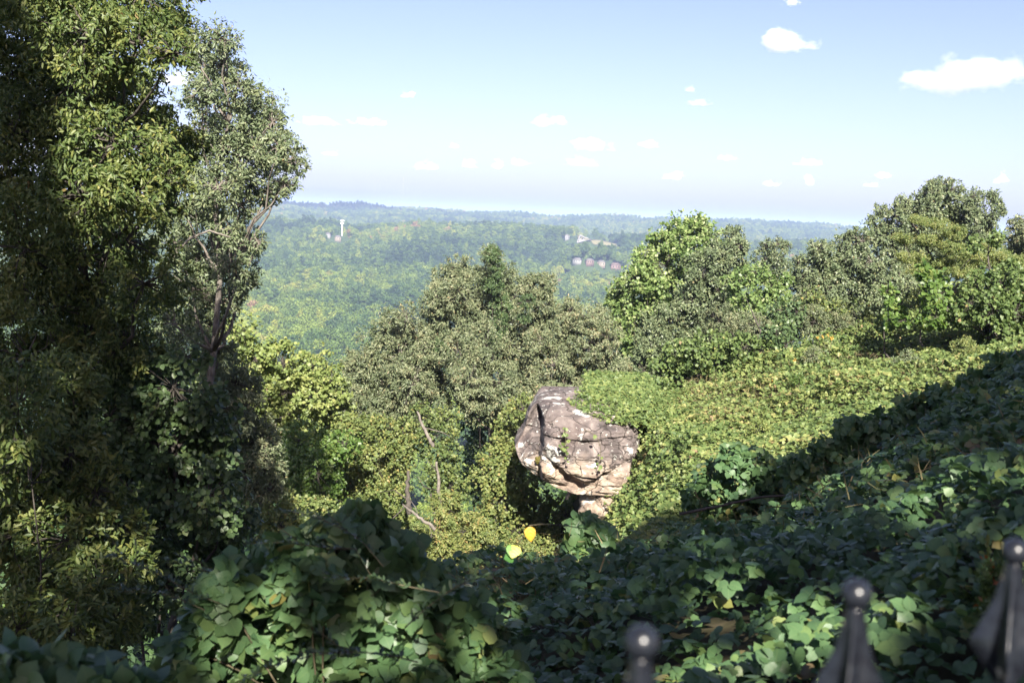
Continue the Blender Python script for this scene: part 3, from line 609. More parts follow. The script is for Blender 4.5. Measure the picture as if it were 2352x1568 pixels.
# privet twigs arching out of the mound
def twig(label, pts, D, leaf=.034, n=46):
    p = [P(px, py, d) for px, py, d in pts]; b = p[0]
    e = empty('privet_twig', b, label, 'twig', 'privet twigs arching from the mound')
    t = np.linspace(0, 1, 30); k = np.linspace(0, 1, len(p))
    c = np.stack([np.interp(t, k, [q[i] for q in p]) for i in range(3)], 1)
    for _ in range(3): c[1:-1] = (c[:-2] + c[1:-1] * 2 + c[2:]) / 4
    m = MB(); m.tube(c, .0026 * (1.1 - .8 * t), n=5)
    pos, D_, N2 = [], [], []
    T = unit(np.gradient(c, axis=0))
    L_ = np.linalg.norm(c[-1] - c[0]); n = int(L_ / .012)
    for i in range(n):
        a = rng.uniform(.1, 1); q = np.array([np.interp(a, t, c[:, j]) for j in range(3)]); tt = T[int(a * 29)]
        s = unit(np.cross(tt, [0, 0, 1])) * (1 if i % 2 else -1)
        for kk in range(2):
            pos.append(q + rng.normal(0, .004, 3)); D_.append(tt * .5 + s * .9 + np.array([0, 0, .35]) + rng.normal(0, .3, 3)); N2.append(np.array([0, -.3, 1]) + rng.normal(0, .4, 3))
    # side shoots
    for i in range(max(2, int(L_ / .16))):
        a = rng.uniform(.1, .85); q = np.array([np.interp(a, t, c[:, j]) for j in range(3)]); tt = T[int(a * 29)]
        d = unit(tt + rng.normal(0, .6, 3) + np.array([0, 0, .4])) * rng.uniform(.05, .16)
        m.tube(np.array([q, q + d * .5, q + d]), .0015, n=3)
        for kk in range(7):
            s = rng.uniform(.2, 1); pos.append(q + d * s); D_.append(unit(d) + rng.normal(0, .6, 3)); N2.append(np.array([0, -.3, 1]) + rng.normal(0, .4, 3))
    V, Pl, A = leaves(LANCE, np.array(pos), np.array(D_), np.array(N2), leaf * rng.uniform(.7, 1.2, len(pos)), rng.uniform(0, 1, len(pos)))
    m.build('stem', M['stem'], e); mesh_obj('foliage', V, Pl, M['privet'], e, attr=A, origin=b)
twig('long privet twig reaching up left into the dark from the left end of the mound', [(505, 1385, 5.2), (440, 1360, 5.2), (370, 1320, 5.2), (300, 1290, 5.2), (255, 1275, 5.2)], 5)
twig('second privet twig below the long one pointing left', [(470, 1400, 5.2), (400, 1370, 5.2), (330, 1352, 5.2), (250, 1350, 5.2)], 5)
twig('short privet twig at the left shoulder of the mound', [(600, 1350, 5.4), (520, 1325, 5.4), (440, 1300, 5.4), (385, 1285, 5.4)], 5)
twig('privet twig along the upper left crest of the mound', [(820, 1260, 5.0), (730, 1255, 5.0), (650, 1245, 5.0), (560, 1248, 5.0)], 5)
twig('privet twig standing over the peak of the mound', [(880, 1300, 4.9), (830, 1240, 4.9), (770, 1205, 4.9), (700, 1180, 5.0), (640, 1170, 5.0)], 5)
twig('privet twig crossing the middle of the mound', [(1010, 1360, 4.6), (930, 1345, 4.6), (850, 1325, 4.6), (760, 1330, 4.6)], 5)
twig('privet twig slanting over the right half of the mound', [(930, 1440, 4.3), (980, 1395, 4.3), (1040, 1350, 4.3), (1110, 1320, 4.4)], 5)
twig('privet twig low across the bottom of the mound', [(960, 1520, 3.9), (880, 1500, 3.9), (780, 1495, 3.9), (640, 1520, 3.9), (540, 1568, 3.9)], 5)

# juniper sprig catching sun at the right
def juniper():
    b = P(2300, 1470, 4.6)
    e = empty('juniper_shrub', b, 'small feathery juniper with rusty tips catching sun beside the right hand finial', 'shrub')
    m = MB(); pos, D_, rn = [], [], []
    for i in range(60):
        tip = P(rng.normal(2285, 34), rng.normal(1355, 42), 4.6 + rng.normal(0, .15))
        s = b + (tip - b) * rng.uniform(.1, .4)
        mid = (s + tip) / 2 + rng.normal(0, .03, 3)
        t = np.linspace(0, 1, 10)[:, None]; c = s * (1 - t) ** 2 + 2 * t * (1 - t) * mid + tip * t ** 2
        m.tube(c, .002 * (1.2 - t[:, 0]), n=3); red = .45 if rng.uniform() < .12 else 0
        for k in range(100):
            a = rng.uniform(.15, 1); q = c[int(a * 9)] + (c[min(9, int(a * 9) + 1)] - c[int(a * 9)]) * rng.uniform()
            dd = unit(c[-1] - c[0]) + rng.normal(0, .55, 3) + np.array([0, 0, .25])
            pos.append(q + rng.normal(0, .008, 3)); D_.append(dd); rn.append(np.clip(rng.uniform(0, .7) + red, 0, 1))
    pos = np.array(pos); 
    V, Pl, A = leaves(LEAF4, pos, np.array(D_), rng.normal(0, 1, pos.shape), .026 * rng.uniform(.6, 1.3, len(pos)), np.array(rn))
    V2 = V
    m.build('branch', M['stem'], e); mesh_obj('foliage', V2, Pl, M['juniper'], e, attr=A, origin=b)
juniper()

# dead vines and dry grass on the worn patch
def drygrass():
    n = 5200; x = rng.normal(DC[0], .7, n); y = rng.normal(DC[1], 1.2, n)
    x2 = rng.uniform(2.2, 3.4, 1500); y2 = rng.uniform(3.5, 5.5, 1500); x3 = rng.uniform(5.5, 12, 2500); y3 = rng.uniform(33, 42, 2500)
    x = np.concatenate([x, x2, x3]); y = np.concatenate([y, y2, y3]); n = len(x)
    g = ground(x, y); pos = np.stack([x, y, g + rng.uniform(.0, .1, n)], 1)
    pos[len(x) - 2500:, 2] += .25
    n0 = n
    m_ = 1500; x4 = rng.uniform(-.5, 10, m_); y4 = rng.uniform(7, 17, m_)
    p4 = np.stack([x4, y4, ground(x4, y4) + rng.uniform(.1, .45, m_)], 1); pos = np.concatenate([pos, p4]); n += m_
    D = rng.normal(0, .8, (n, 3)) + np.array([0, 0, .35])
    V, Pl, A = leaves(T_([(0, -.02, 0), (.5, -.02, .1), (1, 0, -.1), (.5, .02, .1), (0, .02, 0)], [[(0, 1, 2, 3, 4)]]), pos, D, rng.normal(0, 1, (n, 3)), np.concatenate([rng.uniform(.1, .24, n0), rng.uniform(.08, .22, m_)]), rng.uniform(0, 1, n))
    o = mesh_obj('dry_grass', V, Pl, M['dry'], attr=A); tag(o, 'dry grass and dead stems on the bare patch of the slope', 'grass', None, 'stuff')
drygrass()

for wl, wpx, wpy, wD, wr, wm in (('low weedy bush on the sunny slope just right of the flat rocks', 1690, 925, 38, 20, 'olive'), ('pale green weed clump in the middle of the sunny slope', 1830, 880, 36, 17, 'bright'),
                            ('yellowish weed clump above the rounded hump of vine leaves', 1745, 985, 31, 18, 'yellow'), ('dark weedy bush high on the sunny slope under the tall oak', 2080, 830, 36, 20, 'grey'),
                            ('small leafy bush near the right end of the sunny slope', 2215, 795, 35, 18, 'vine'), ('low weed clump right of the vine hung stump', 1870, 815, 39, 15, 'olive')):
    tree('weed_bush', wl, 'bush', wD, [(wpx, wpy, wr), (wpx - wr, wpy + 6, wr * .8), (wpx + wr, wpy + 5, wr * .8), (wpx + 4, wpy - wr * .7, wr * .6)], wm, LANCE, .1, 3.0, trunk_r=.02, twig_r=.005, fill=0)
M['petal'] = leaf_mat('orange_petal', [(0, (.45, .25, .02)), (1, (.6, .4, .04))], .6, .3)
def flowers(label, px, py, D, w):
    c = P(px, py, D); g = float(ground(c[0], c[1])); b = np.array([c[0], c[1], g])
    e = empty('wildflower', b, label, 'flower', 'orange wildflowers on the sunny slope'); m = MB(); ps = []
    for k in range(5):
        t = c + rng.normal(0, 1, 3) * [w, .15, .05]; m.tube(np.array([b + rng.normal(0, .05, 3) * [1, 1, 0], (b + t) / 2 + rng.normal(0, .03, 3), t]), .006, n=3)
        ps = t + rng.normal(0, .02, (18, 3))
        V, Pl, A = leaves(LEAF4, ps, rng.normal(0, 1, ps.shape), rng.normal(0, .5, ps.shape) + [0, -.6, .8], np.full(len(ps), .06), rng.uniform(0, 1, len(ps)))
        mesh_obj('flower_head', V, Pl, M['petal'], e, attr=A, origin=b)
    m.build('stem', M['stem'], e)
flowers('orange wildflowers just right of the vine hung stump', 1836, 832, 39, .25)
flowers('single small clump of orange wildflowers above the shaded bank', 1778, 880, 37, .1)
flowers('faint yellow orange wildflowers at the foot of the tree line', 1905, 775, 41, .2)

# dead trunks and bare branches
def snag(name, label, pts, r, bark='palebark', br=0):
    p = np.array([P(*q) for q in pts]); 
    e = empty(name, p[0], label, 'dead tree')
    t = np.linspace(0, 1, 16); k = np.linspace(0, 1, len(p))
    c = np.stack([np.interp(t, k, p[:, i]) for i in range(3)], 1); c[1:-1] += rng.normal(0, r * .25, (14, 3))
    m = MB(); m.tube(c, r * (1.1 - .55 * t), n=8)
    m.build('trunk', M[bark], e, smooth=True)
    for i in range(br):
        a = rng.uniform(.2, .9); q = c[int(a * 15)]; d = rng.normal(0, 1, 3) * r * 9
        mb = MB(); mb.tube(np.array([q, q + d * .5 + rng.normal(0, r, 3), q + d]), np.array([.3, .2, .06]) * r, n=4); mb.build('branch', M[bark], e)
snag('dead_trunk', 'pale leaning dead trunk in the middle of the central clump', [(995, 1025, 38.5), (975, 985, 38.5), (958, 945, 39)], .06, br=1)
snag('dead_trunk', 'pale fallen trunk low in the creeper left of the yellow leaves', [(1000, 1215, 31), (960, 1185, 31), (925, 1158, 31.5)], .045, br=2)
snag('dead_trunk', 'thin upright grey stem in the dark gap', [(1012, 1160, 40), (1008, 1110, 40), (1003, 1060, 40)], .07, br=3)
snag('dead_trunk', 'short brown stem left of the dark gap', [(940, 1180, 40), (935, 1130, 40), (938, 1080, 40)], .09, bark='bark', br=2)
snag('bare_branch', 'forked bare branch poking from the shaded vine tree at left', [(280, 860, 16.8), (330, 890, 16.6), (385, 925, 16.4), (440, 955, 16.2)], .045, br=3)
snag('bare_branch', 'pale bare branch arching in the gap of the grey green oak', [(395, 585, 23), (440, 545, 23), (480, 530, 23), (530, 545, 23)], .025, br=4)
snag('bare_branch', 'weathered branch lying across the shaded slope', [(1560, 1180, 13.4), (1640, 1165, 13.4), (1750, 1140, 13.4), (1860, 1135, 13.4), (1950, 1140, 13.4)], .016, bark='bark', br=4)
snag('bare_branch', 'thin bare twig leaning on the slope near the lower right corner', [(2080, 1540, 4.9), (2150, 1490, 4.9), (2230, 1430, 4.9), (2290, 1380, 4.9)], .008, br=6)
snag('dead_trunk', 'brown trunk under the vine hung stump on the sunny slope', [(1790, 885, 40.6), (1785, 850, 40.6), (1792, 810, 40.6)], .16, bark='bark', br=3)

# ------------------------------------------------------------------ rock outcrop
def rock_mat():
    m, nt, out = nmat('sandstone'); L = nt.links.new
    tc = N_(nt, 'ShaderNodeTexCoord'); ge = N_(nt, 'ShaderNodeSeparateXYZ'); L(tc.outputs['Object'], ge.inputs[0])
    def noise(sc, det=8, rough=.6, warp=0, vec=None):
        n = N_(nt, 'ShaderNodeTexNoise'); n.inputs['Scale'].default_value = sc; n.inputs['Detail'].default_value = det; n.inputs['Roughness'].default_value = rough; n.inputs['Distortion'].default_value = warp
        L(vec if vec else tc.outputs['Object'], n.inputs['Vector']); return n.outputs[0]
    a = ramp(nt, [(.3, (.05, .043, .042)), (.45, (.12, .1, .095)), (.57, (.21, .175, .16)), (.75, (.38, .34, .31))]); L(noise(1.6, 10, .65, .6), a.inputs[0])
    # tan fresh stone low down
    mr = N_(nt, 'ShaderNodeMapRange'); mr.inputs[1].default_value = -6.7; mr.inputs[2].default_value = -7.3; 
    ad = N_(nt, 'ShaderNodeMath', operation='MULTIPLY_ADD'); L(noise(1.3, 5), ad.inputs[0]); ad.inputs[1].default_value = 1.6; 
    sb = N_(nt, 'ShaderNodeMath', operation='SUBTRACT'); L(ge.outputs[2], sb.inputs[0]); sb.inputs[1].default_value = .8; L(sb.outputs[0], ad.inputs[2]); L(ad.outputs[0], mr.inputs[0])
    tan = ramp(nt, [(.3, (.22, .15, .11)), (.48, (.37, .29, .22)), (.7, (.53, .45, .37))]); L(noise(3, 8, .7, 1), tan.inputs[0])
    m1 = N_(nt, 'ShaderNodeMixRGB'); L(mr.outputs[0], m1.inputs[0]); L(a.outputs[0], m1.inputs[1]); L(tan.outputs[0], m1.inputs[2])
    # dark water stains
    st = ramp(nt, [(.5, (0, 0, 0)), (.62, (1, 1, 1))]); L(noise(.9, 6, .6, .3), st.inputs[0])
    stf = N_(nt, 'ShaderNodeMath', operation='MULTIPLY'); L(st.outputs[0], stf.inputs[0]); stf.inputs[1].default_value = .6
    m2 = N_(nt, 'ShaderNodeMixRGB'); L(stf.outputs[0], m2.inputs[0]); L(m1.outputs[0], m2.inputs[1]); m2.inputs[2].default_value = (.09, .065, .06, 1)
    # lichen: pale patches plus specks
    li = ramp(nt, [(.585, (0, 0, 0)), (.605, (1, 1, 1))]); L(noise(2.1, 7, .62, .25), li.inputs[0])
    sp = ramp(nt, [(.63, (0, 0, 0)), (.66, (1, 1, 1))]); L(noise(9, 5, .6), sp.inputs[0])
    mm = N_(nt, 'ShaderNodeMath', operation='MAXIMUM'); L(li.outputs[0], mm.inputs[0]); L(sp.outputs[0], mm.inputs[1])
    m3 = N_(nt, 'ShaderNodeMixRGB'); mf = N_(nt, 'ShaderNodeMath', operation='MULTIPLY'); L(mm.outputs[0], mf.inputs[0]); mf.inputs[1].default_value = .85
    L(mf.outputs[0], m3.inputs[0]); L(m2.outputs[0], m3.inputs[1]); m3.inputs[2].default_value = (.52, .52, .48, 1)
    wn = N_(nt, 'ShaderNodeTexNoise'); wn.inputs['Scale'].default_value = 1.5; wn.inputs['Detail'].default_value = 6; L(tc.outputs['Object'], wn.inputs['Vector'])
    wv = N_(nt, 'ShaderNodeVectorMath', operation='MULTIPLY_ADD'); L(wn.outputs[1], wv.inputs[0]); wv.inputs[1].default_value = (.9, .9, .9); L(tc.outputs['Object'], wv.inputs[2])
    vo = N_(nt, 'ShaderNodeTexVoronoi', feature='DISTANCE_TO_EDGE'); vo.inputs['Scale'].default_value = 1.25; L(wv.outputs[0], vo.inputs['Vector'])
    vc = N_(nt, 'ShaderNodeMapRange'); L(vo.outputs['Distance'], vc.inputs[0]); vc.inputs[1].default_value = .006; vc.inputs[2].default_value = .03
    m4 = N_(nt, 'ShaderNodeMixRGB'); L(vc.outputs[0], m4.inputs[0]); m4.inputs[1].default_value = (.035, .028, .025, 1); L(m3.outputs[0], m4.inputs[2]); m3 = m4
    pb = N_(nt, 'ShaderNodeBsdfPrincipled'); L(m3.outputs[0], pb.inputs['Base Color']); pb.inputs['Roughness'].default_value = .8; pb.inputs['Specular IOR Level'].default_value = .35
    mp = N_(nt, 'ShaderNodeMapping'); L(tc.outputs['Object'], mp.inputs[0]); mp.inputs['Scale'].default_value = (1, 1, 1.8)
    b = N_(nt, 'ShaderNodeBump'); b.inputs['Strength'].default_value = 1; b.inputs['Distance'].default_value = .11; L(noise(5, 14, .75, .5, mp.outputs[0]), b.inputs['Height']); L(b.outputs[0], pb.inputs['Normal'])
    L(pb.outputs[0], out.inputs[0]); return m
M['rock'] = rock_mat()
M['slab'] = noise_mat('weathered_slab', [(.3, (.16, .12, .11)), (.5, (.27, .22, .2)), (.7, (.4, .35, .32))], 4, .85, .7)
M['moss'] = noise_mat('yellow_moss', [(.35, (.06, .055, .015)), (.7, (.12, .1, .02))], 14, .95, .9)
pxm = 34.0 / F
def rock():
    D0 = 33.6; origin = np.array([0., 0, 0])
    b = P(1380, 1195, 35.2)
    e = empty('rock_outcrop', b, 'big lichen spotted sandstone block jutting from the vine covered slope over the gully', 'rock')
    def X(px, py): return P(px, py, D0)[0]
    def Z(py, px=1340): return P(px, py, D0)[2]
    # silhouette rows in picture units: y, left, right
    rows = [(938, 1252, 1440), (948, 1238, 1452), (962, 1226, 1460), (980, 1215, 1466), (1005, 1208, 1468), (1025, 1203, 1470), (1042, 1189, 1470), (1056, 1182, 1469), (1072, 1186, 1468), (1088, 1197, 1466),
            (1104, 1216, 1464), (1120, 1241, 1462), (1132, 1272, 1456), (1141, 1302, 1446)]
    ry = np.array([r[0] for r in rows], float)
    nl, na = 150, 260
    py = np.linspace(938, 1141, nl)
    G = np.zeros((nl, na, 3)); th = np.linspace(0, 2 * np.pi, na, endpoint=False)
    for i, yy in enumerate(py):
        l = np.interp(yy, ry, [r[1] for r in rows]); r_ = np.interp(yy, ry, [r[2] for r in rows])
        xl, xr = X(l, yy), X(r_ + 8, yy); zc = Z(yy)
        cx, hx = (xl + xr) / 2, (xr - xl) / 2
        c, s = np.cos(th), np.sin(th)
        sx = np.sign(c) * np.abs(c) ** .4; sy = np.sign(s) * np.abs(s) ** .4
        x = cx + hx * sx
        # front: top rolls back, belly bulges, underside tucks in
        tuck = np.interp(yy, [938, 945, 955, 968, 985, 1010, 1060, 1110, 1130, 1141], [2.3, 1.5, .95, .6, .38, .2, .06, 0, .08, .3])
        front = D0 - .1 + tuck; back = D0 + 4.3 - .4 * max(0, (yy - 1050) / 90)
        y = np.where(sy < 0, (front + back) / 2 + sy * (back - front) / 2, (front + back) / 2 + sy * (back - front) / 2)
        G[i, :, 0] = x; G[i, :, 1] = y; G[i, :, 2] = zc + .042 * 0 - .0 * x
    rr_ = np.random.default_rng(5); cc = np.array([G[..., 0].mean(), D0 + 2.1, G[..., 2].mean()])
    for nv, f_ in (((-.6, -.7, -.35), .9), ((-.3, -.8, -.5), .91), ((.1, -.8, .6), .93), ((-.5, -.65, .6), .92), ((.03, -1, .2), .965), ((.3, -.95, .1), .975), ((-.22, -.95, .05), .97), ((-.9, -.3, .5), .93), ((-.8, -.5, -.1), .95), ((.4, -.8, .7), .95)):
        nv = unit(np.array(nv)); sd_ = (G - cc) @ nv; dm = sd_.max() * f_; G -= np.maximum(0, sd_ - dm)[..., None] * nv
    # surface detail on x,y only for front side
    x, y, z = G[..., 0], G[..., 1], G[..., 2]
    qx, qy = proj(G)   # broad features are measured on the face of the block
    fx = np.interp
    frontw = sstep(D0 + 1.8, D0 + .6, y)
    off = np.zeros_like(x)
    # overhanging lip: stone below the curved crack is set back
    cr = np.interp(x, [P(p, 1080, D0)[0] for p in (1240, 1262, 1285, 1312, 1330, 1352, 1372, 1392, 1420, 1445, 1470)],
                   [P(1340, p, D0)[2] for p in (1050, 1058, 1074, 1092, 1104, 1104, 1096, 1082, 1068, 1050, 1040)])
    cr = cr + .025 * fbm(x * 4, z * 0, o=3)
    amt = np.interp(x, [P(p, 1080, D0)[0] for p in (1240, 1270, 1300, 1370, 1400, 1470)], [.06, .22, .5, .42, .12, .02])
    below = sstep(0.0, -.05, z - cr)
    off += amt * below * sstep(-.5, -.16, z - cr)
    # upper bedding crack
    cr2 = np.interp(x, [P(p, 1010, D0)[0] for p in (1225, 1300, 1360, 1400, 1470)], [P(1340, p, D0)[2] for p in (1004, 1010, 1016, 1006, 1000)]) + .03 * fbm(x * 3 + 9, z * 0, o=3)
    off += .1 * sstep(0, -.03, z - cr2) * sstep(-.35, -.02, z - cr2)
    # lower joint
    cr3 = np.interp(x, [P(p, 1120, D0)[0] for p in (1240, 1330, 1380, 1470)], [P(1340, p, D0)[2] for p in (1118, 1128, 1118, 1112)]) + .05 * fbm(x * 3 + 3, z * 0, o=3)
    off += .07 * np.exp(-((z - cr3) / .03) ** 2)
    # the nose at the left stands back behind a vertical cleft
    xn = P(1243, 1050, D0)[0] + .1 * fbm(z * 2, z * 0 + 4, o=3)
    nose = sstep(.04, -.04, x - xn)
    off += .75 * nose * sstep(P(1340, 1085, D0)[2], P(1340, 1000, D0)[2], z) + .35 * nose
    off += .3 * np.exp(-((x - xn) / .035) ** 2)
    # short vertical joints
    for jx, j0, j1, w in ((1332, 1105, 1135, .02), (1393, 1085, 1140, .015), (1290, 1060, 1100, .02)):
        xx = P(jx, j0, D0)[0] + .06 * fbm(z * 3 + jx, z * 0, o=2)
        off += .09 * np.exp(-((x - xx) / w) ** 2) * ((z < P(1340, j0, D0)[2]) & (z > P(1340, j1, D0)[2]))
    # angular facets + erosion
    cell = np.floor(vnoise(x * 1.3 + 3, y * .8, z * 2.1) * 5) / 5 + .5 * np.floor(vnoise(x * 3.1 + 8, y * .8, z * 4.2) * 4) / 4
    off += .13 * cell + .16 * fbm(x * 1.3, y * 1.3, z * 2.2, o=5) + .045 * np.abs(fbm(x * 6, y * 6, z * 12, o=3)) + .12 * np.abs(fbm(x * 1.8 + 4, y * 1.8, z * 3.4, o=4))
    y2 = y + off * frontw
    G[..., 1] = y2
    G[..., 0] += (1 - frontw * .6) * .12 * fbm(y * 1.5, z * 3, x, o=4) + .03 * fbm(y * 5, z * 8, x, o=3)
    G[..., 2] += .06 * fbm(x * 1.1, y * 1.1, z, o=3)
    mb = MB(); mb.grid(G, wrap=True)
    # close top (uneven) and underside
    for row, s in ((0, 1), (nl - 1, -1)):
        ring = G[row]; cen = ring.mean(0); K = 22
        t = np.linspace(0, 1, K)[:, None, None]
        cap = ring[None] * (1 - t) + cen[None, None] * t
        bump = .07 * fbm(cap[..., 0] * 1.5, cap[..., 1] * 1.5, cap[..., 2], o=4) * np.minimum(1, t[..., 0] * 5)
        cap[..., 2] += bump + s * .08 * (1 - (1 - t[..., 0]) ** 2)
        mb.grid(cap if s < 0 else cap[:, ::-1], wrap=True)
    o = mb.build('block', M['rock'], e, smooth=False, origin=np.zeros(3))
    # plinth under the overhang
    def lump(name, c, ex, seed, mat, rot=0, rough=.18, n=72, parent=None, pw=.7):
        u = np.linspace(0, np.pi, n)[:, None]; v = np.linspace(0, 2 * np.pi, n * 2, endpoint=False)[None]
        f = lambda a: np.sign(a) * np.abs(a) ** pw
        x = f(np.sin(u)) * f(np.cos(v)); y = f(np.sin(u)) * f(np.sin(v)); z = f(np.cos(u)) * np.ones_like(v)
        r = 1 + rough * fbm(x * 1.6 + seed, y * 1.6, z * 2.2, o=5) + rough * .5 * np.floor(vnoise(x * 2 + seed, y * 2, z * 2) * 3) / 3
        g = np.stack([x * r * ex[0], y * r * ex[1], z * r * ex[2]], -1)
        ca, sa = math.cos(rot), math.sin(rot)
        g = np.stack([g[..., 0] * ca - g[..., 1] * sa, g[..., 0] * sa + g[..., 1] * ca, g[..., 2]], -1) + c
        mm = MB(); mm.grid(g[::-1], wrap=True); return mm.build(name, mat, parent, origin=np.zeros(3))
    lump('plinth', P(1416, 1160, 34.7), (1.05, .9, .55), 4, M['rock'], .4, .2, parent=e)
    lump('foot', P(1436, 1235, 35.9), (1.0, 1.5, 1.3), 12, M['rock'], .2, .2, parent=e)
    # back ledge, pale edged
    lump('ledge', P(1312, 921, 36.4), (1.0, 1.3, .24), 9, M['rock'], .1, .22, parent=e)
    lump('moss', P(1236, 1056, D0 + .5), (.09, .07, .1), 2, M['moss'], .2, .4, 24, parent=e, pw=1)
    # flat slabs
    for (px, py, D, ex, lab) in (((1540), 941, 39.5, (.62, .8, .1), 'flat grey slab lying in the vines right of the big rock'),
                                 (1552, 926, 42.2, (.9, .7, .12), 'thin brown slab just behind the flat grey one')):
        c = P(px, py, D)
        o = lump('flat_rock', c, ex, px, M['slab'], .1, .22); tag(o, lab, 'rock', 'flat rocks on the slope')
    # creeper hanging down the face
    mbv = MB(); ps, Dv = [], []
    ev = empty('hanging_creeper', P(1295, 985, D0 - .05), 'string of green creeper leaves hanging down the face of the big rock', 'vine')
    for pts in ([(1295, 985), (1300, 1000), (1298, 1020), (1300, 1040), (1303, 1060)], [(1340, 985), (1370, 1000), (1380, 1030), (1378, 1060), (1372, 1075)]):
        dd = D0 - .28
        c = np.array([P(a, b_, dd) for a, b_ in pts]); mbv.tube(c, .008, n=4)
        for k in range(26 if pts[0][0] == 1295 else 9):
            s = rng.uniform(0, len(c) - 1.01); q = c[int(s)] + (c[int(s) + 1] - c[int(s)]) * (s % 1)
            ps.append(q + rng.normal(0, .05, 3)); Dv.append(rng.normal(0, .6, 3) + np.array([0, -.3, -.5]))
    ps = np.array(ps); V, Pl, A = leaves(KZF, ps, np.array(Dv), rng.normal(0, .3, ps.shape) + np.array([0, -1, .5]), .12 * rng.uniform(.6, 1.1, len(ps)), rng.uniform(.1, .7, len(ps)))
    mbv.build('stem', M['stem'], ev); mesh_obj('foliage', V, Pl, M['kudzufar'], ev, attr=A, origin=np.array(ev.location))
    # vines spilling over the top of the block
    ev = empty('creeper_mat', P(1400, 960, 35.5), 'green creeper mat spread over the top of the big rock', 'vine')
    n = 9000; qd = rng.uniform(34.0, 41, n); xw = rng.uniform(1.2, 4.6, n)
    zz = np.interp(qd, [33.9, 34.5, 35.2, 36.2, 41], [P(1340, r, D0)[2] for r in (985, 962, 950, 940, 938)]) + rng.uniform(.02, .16, n)
    lim = np.interp(qd, [34.0, 34.4, 34.9, 36.5, 38.5, 41], [2.9, 2.2, 1.8, 2.3, 2.5, 2.5]) + .25 * fbm(qd * 1.5, xw * 1.5, o=2)
    ps = np.stack([xw, qd, zz], 1)[xw > lim + rng.normal(0, .06, n)]
    V, Pl, A = trifoliate(KZF, ps, rng.normal(0, 1, ps.shape) * [1, 1, .3], rng.normal(0, .35, ps.shape) + np.array([0, -.5, 1]), .085 * rng.uniform(.6, 1.1, len(ps)), rng.uniform(0, .7, len(ps)))
    mesh_obj('foliage', V, Pl, M['kudzufar'], ev, attr=A, origin=np.array(ev.location))
rock()

# ------------------------------------------------------------------ iron fence
def fence():
    m, nt, out = nmat('worn_black_paint'); L = nt.links.new
    tc = N_(nt, 'ShaderNodeTexCoord'); no = N_(nt, 'ShaderNodeTexNoise'); no.inputs['Scale'].default_value = 60; no.inputs['Detail'].default_value = 6; L(tc.outputs['Object'], no.inputs['Vector'])
    rp = ramp(nt, [(.35, (.008, .009, .013)), (.62, (.015, .018, .024)), (.68, (.03, .026, .025)), (.7, (.3, .27, .22))]); L(no.outputs[0], rp.inputs[0])
    pb = N_(nt, 'ShaderNodeBsdfPrincipled'); L(rp.outputs[0], pb.inputs['Base Color']); pb.inputs['Metallic'].default_value = 0; pb.inputs['Roughness'].default_value = .27; pb.inputs['Specular IOR Level'].default_value = .4
    L(pb.outputs[0], out.inputs[0])
    tops = [P(1475, 1475, 1.0), P(1968, 1364, 1.16), P(2332, 1266, 1.345)]
    step = (tops[2] - tops[0]) / 2
    allp = [tops[0] - step, tops[0], tops[1], tops[2], tops[2] + step]
    e = empty('iron_fence', [tops[1][0], tops[1][1], float(ground(tops[1][0], tops[1][1]))], 'dark iron fence with ball tipped spear finials, out of focus in the lower right', 'fence')
    ang = math.atan2(step[1], step[0])
    for p in allp:
        fin = MB(); n = 32
        # ball
        u = np.linspace(0, np.pi, 20)[:, None]; v = np.linspace(0, 2 * np.pi, n, endpoint=False)[None]; r = .0152
        g = np.stack([np.sin(u) * np.cos(v) * r, np.sin(u) * np.sin(v) * r, np.cos(u) * r * np.ones_like(v)], -1) + p
        ball = MB(); ball.grid(g[::-1], wrap=True)
        # core shaft + four swept blades
        zs = np.linspace(-.0115, -.175, 34)
        hw = np.interp(-zs, [.011, .016, .03, .06, .095, .108, .118, .135, .15, .175], [.0065, .0088, .0115, .019, .034, .041, .039, .025, .0135, .0115])
        th = np.interp(-zs, [.011, .03, .1, .175], [.0045, .004, .0035, .0035])
        fin.tube(np.stack([np.full(34, p[0]), np.full(34, p[1]), p[2] + zs], 1), np.interp(-zs, [.011, .03, .1, .175], [.007, .0085, .0095, .0095]), n=14)
        for k in range(2):
            a = ang + .55 + k * np.pi / 2; d = np.array([math.cos(a), math.sin(a), 0]); q = np.array([-d[1], d[0], 0])
            ring = []
            for z, h, t in zip(zs, hw, th):
                c = p + np.array([0, 0, z])
                ring.append([c - d * h - q * t * .3, c - q * t, c + d * h - q * t * .3, c + d * h + q * t * .3, c + q * t, c - d * h + q * t * .3])
            fin.grid(np.array(ring)[:, ::-1], wrap=True)
        f = fin.build('finial', m, e, smooth=False, origin=p)
        bo = ball.build('ball', m, None, smooth=True, origin=p); bo.parent = f; bo.location = (0, 0, 0)
        gz = float(ground(p[0], p[1])) - .05
        pk = MB(); pk.box((p[0], p[1], (p[2] - .17 + gz) / 2), (.02, .02, p[2] - .17 - gz), ang)
        pk.build('picket', m, e)
    for dz in (-.3, -1.2):
        rl = MB(); c = allp[2] + np.array([0, 0, dz]); L2 = np.linalg.norm((allp[4] - allp[0])[:2])
        rl.box(c, (L2 + .12, .03, .035), ang); rl.build('rail', m, e)
fence()

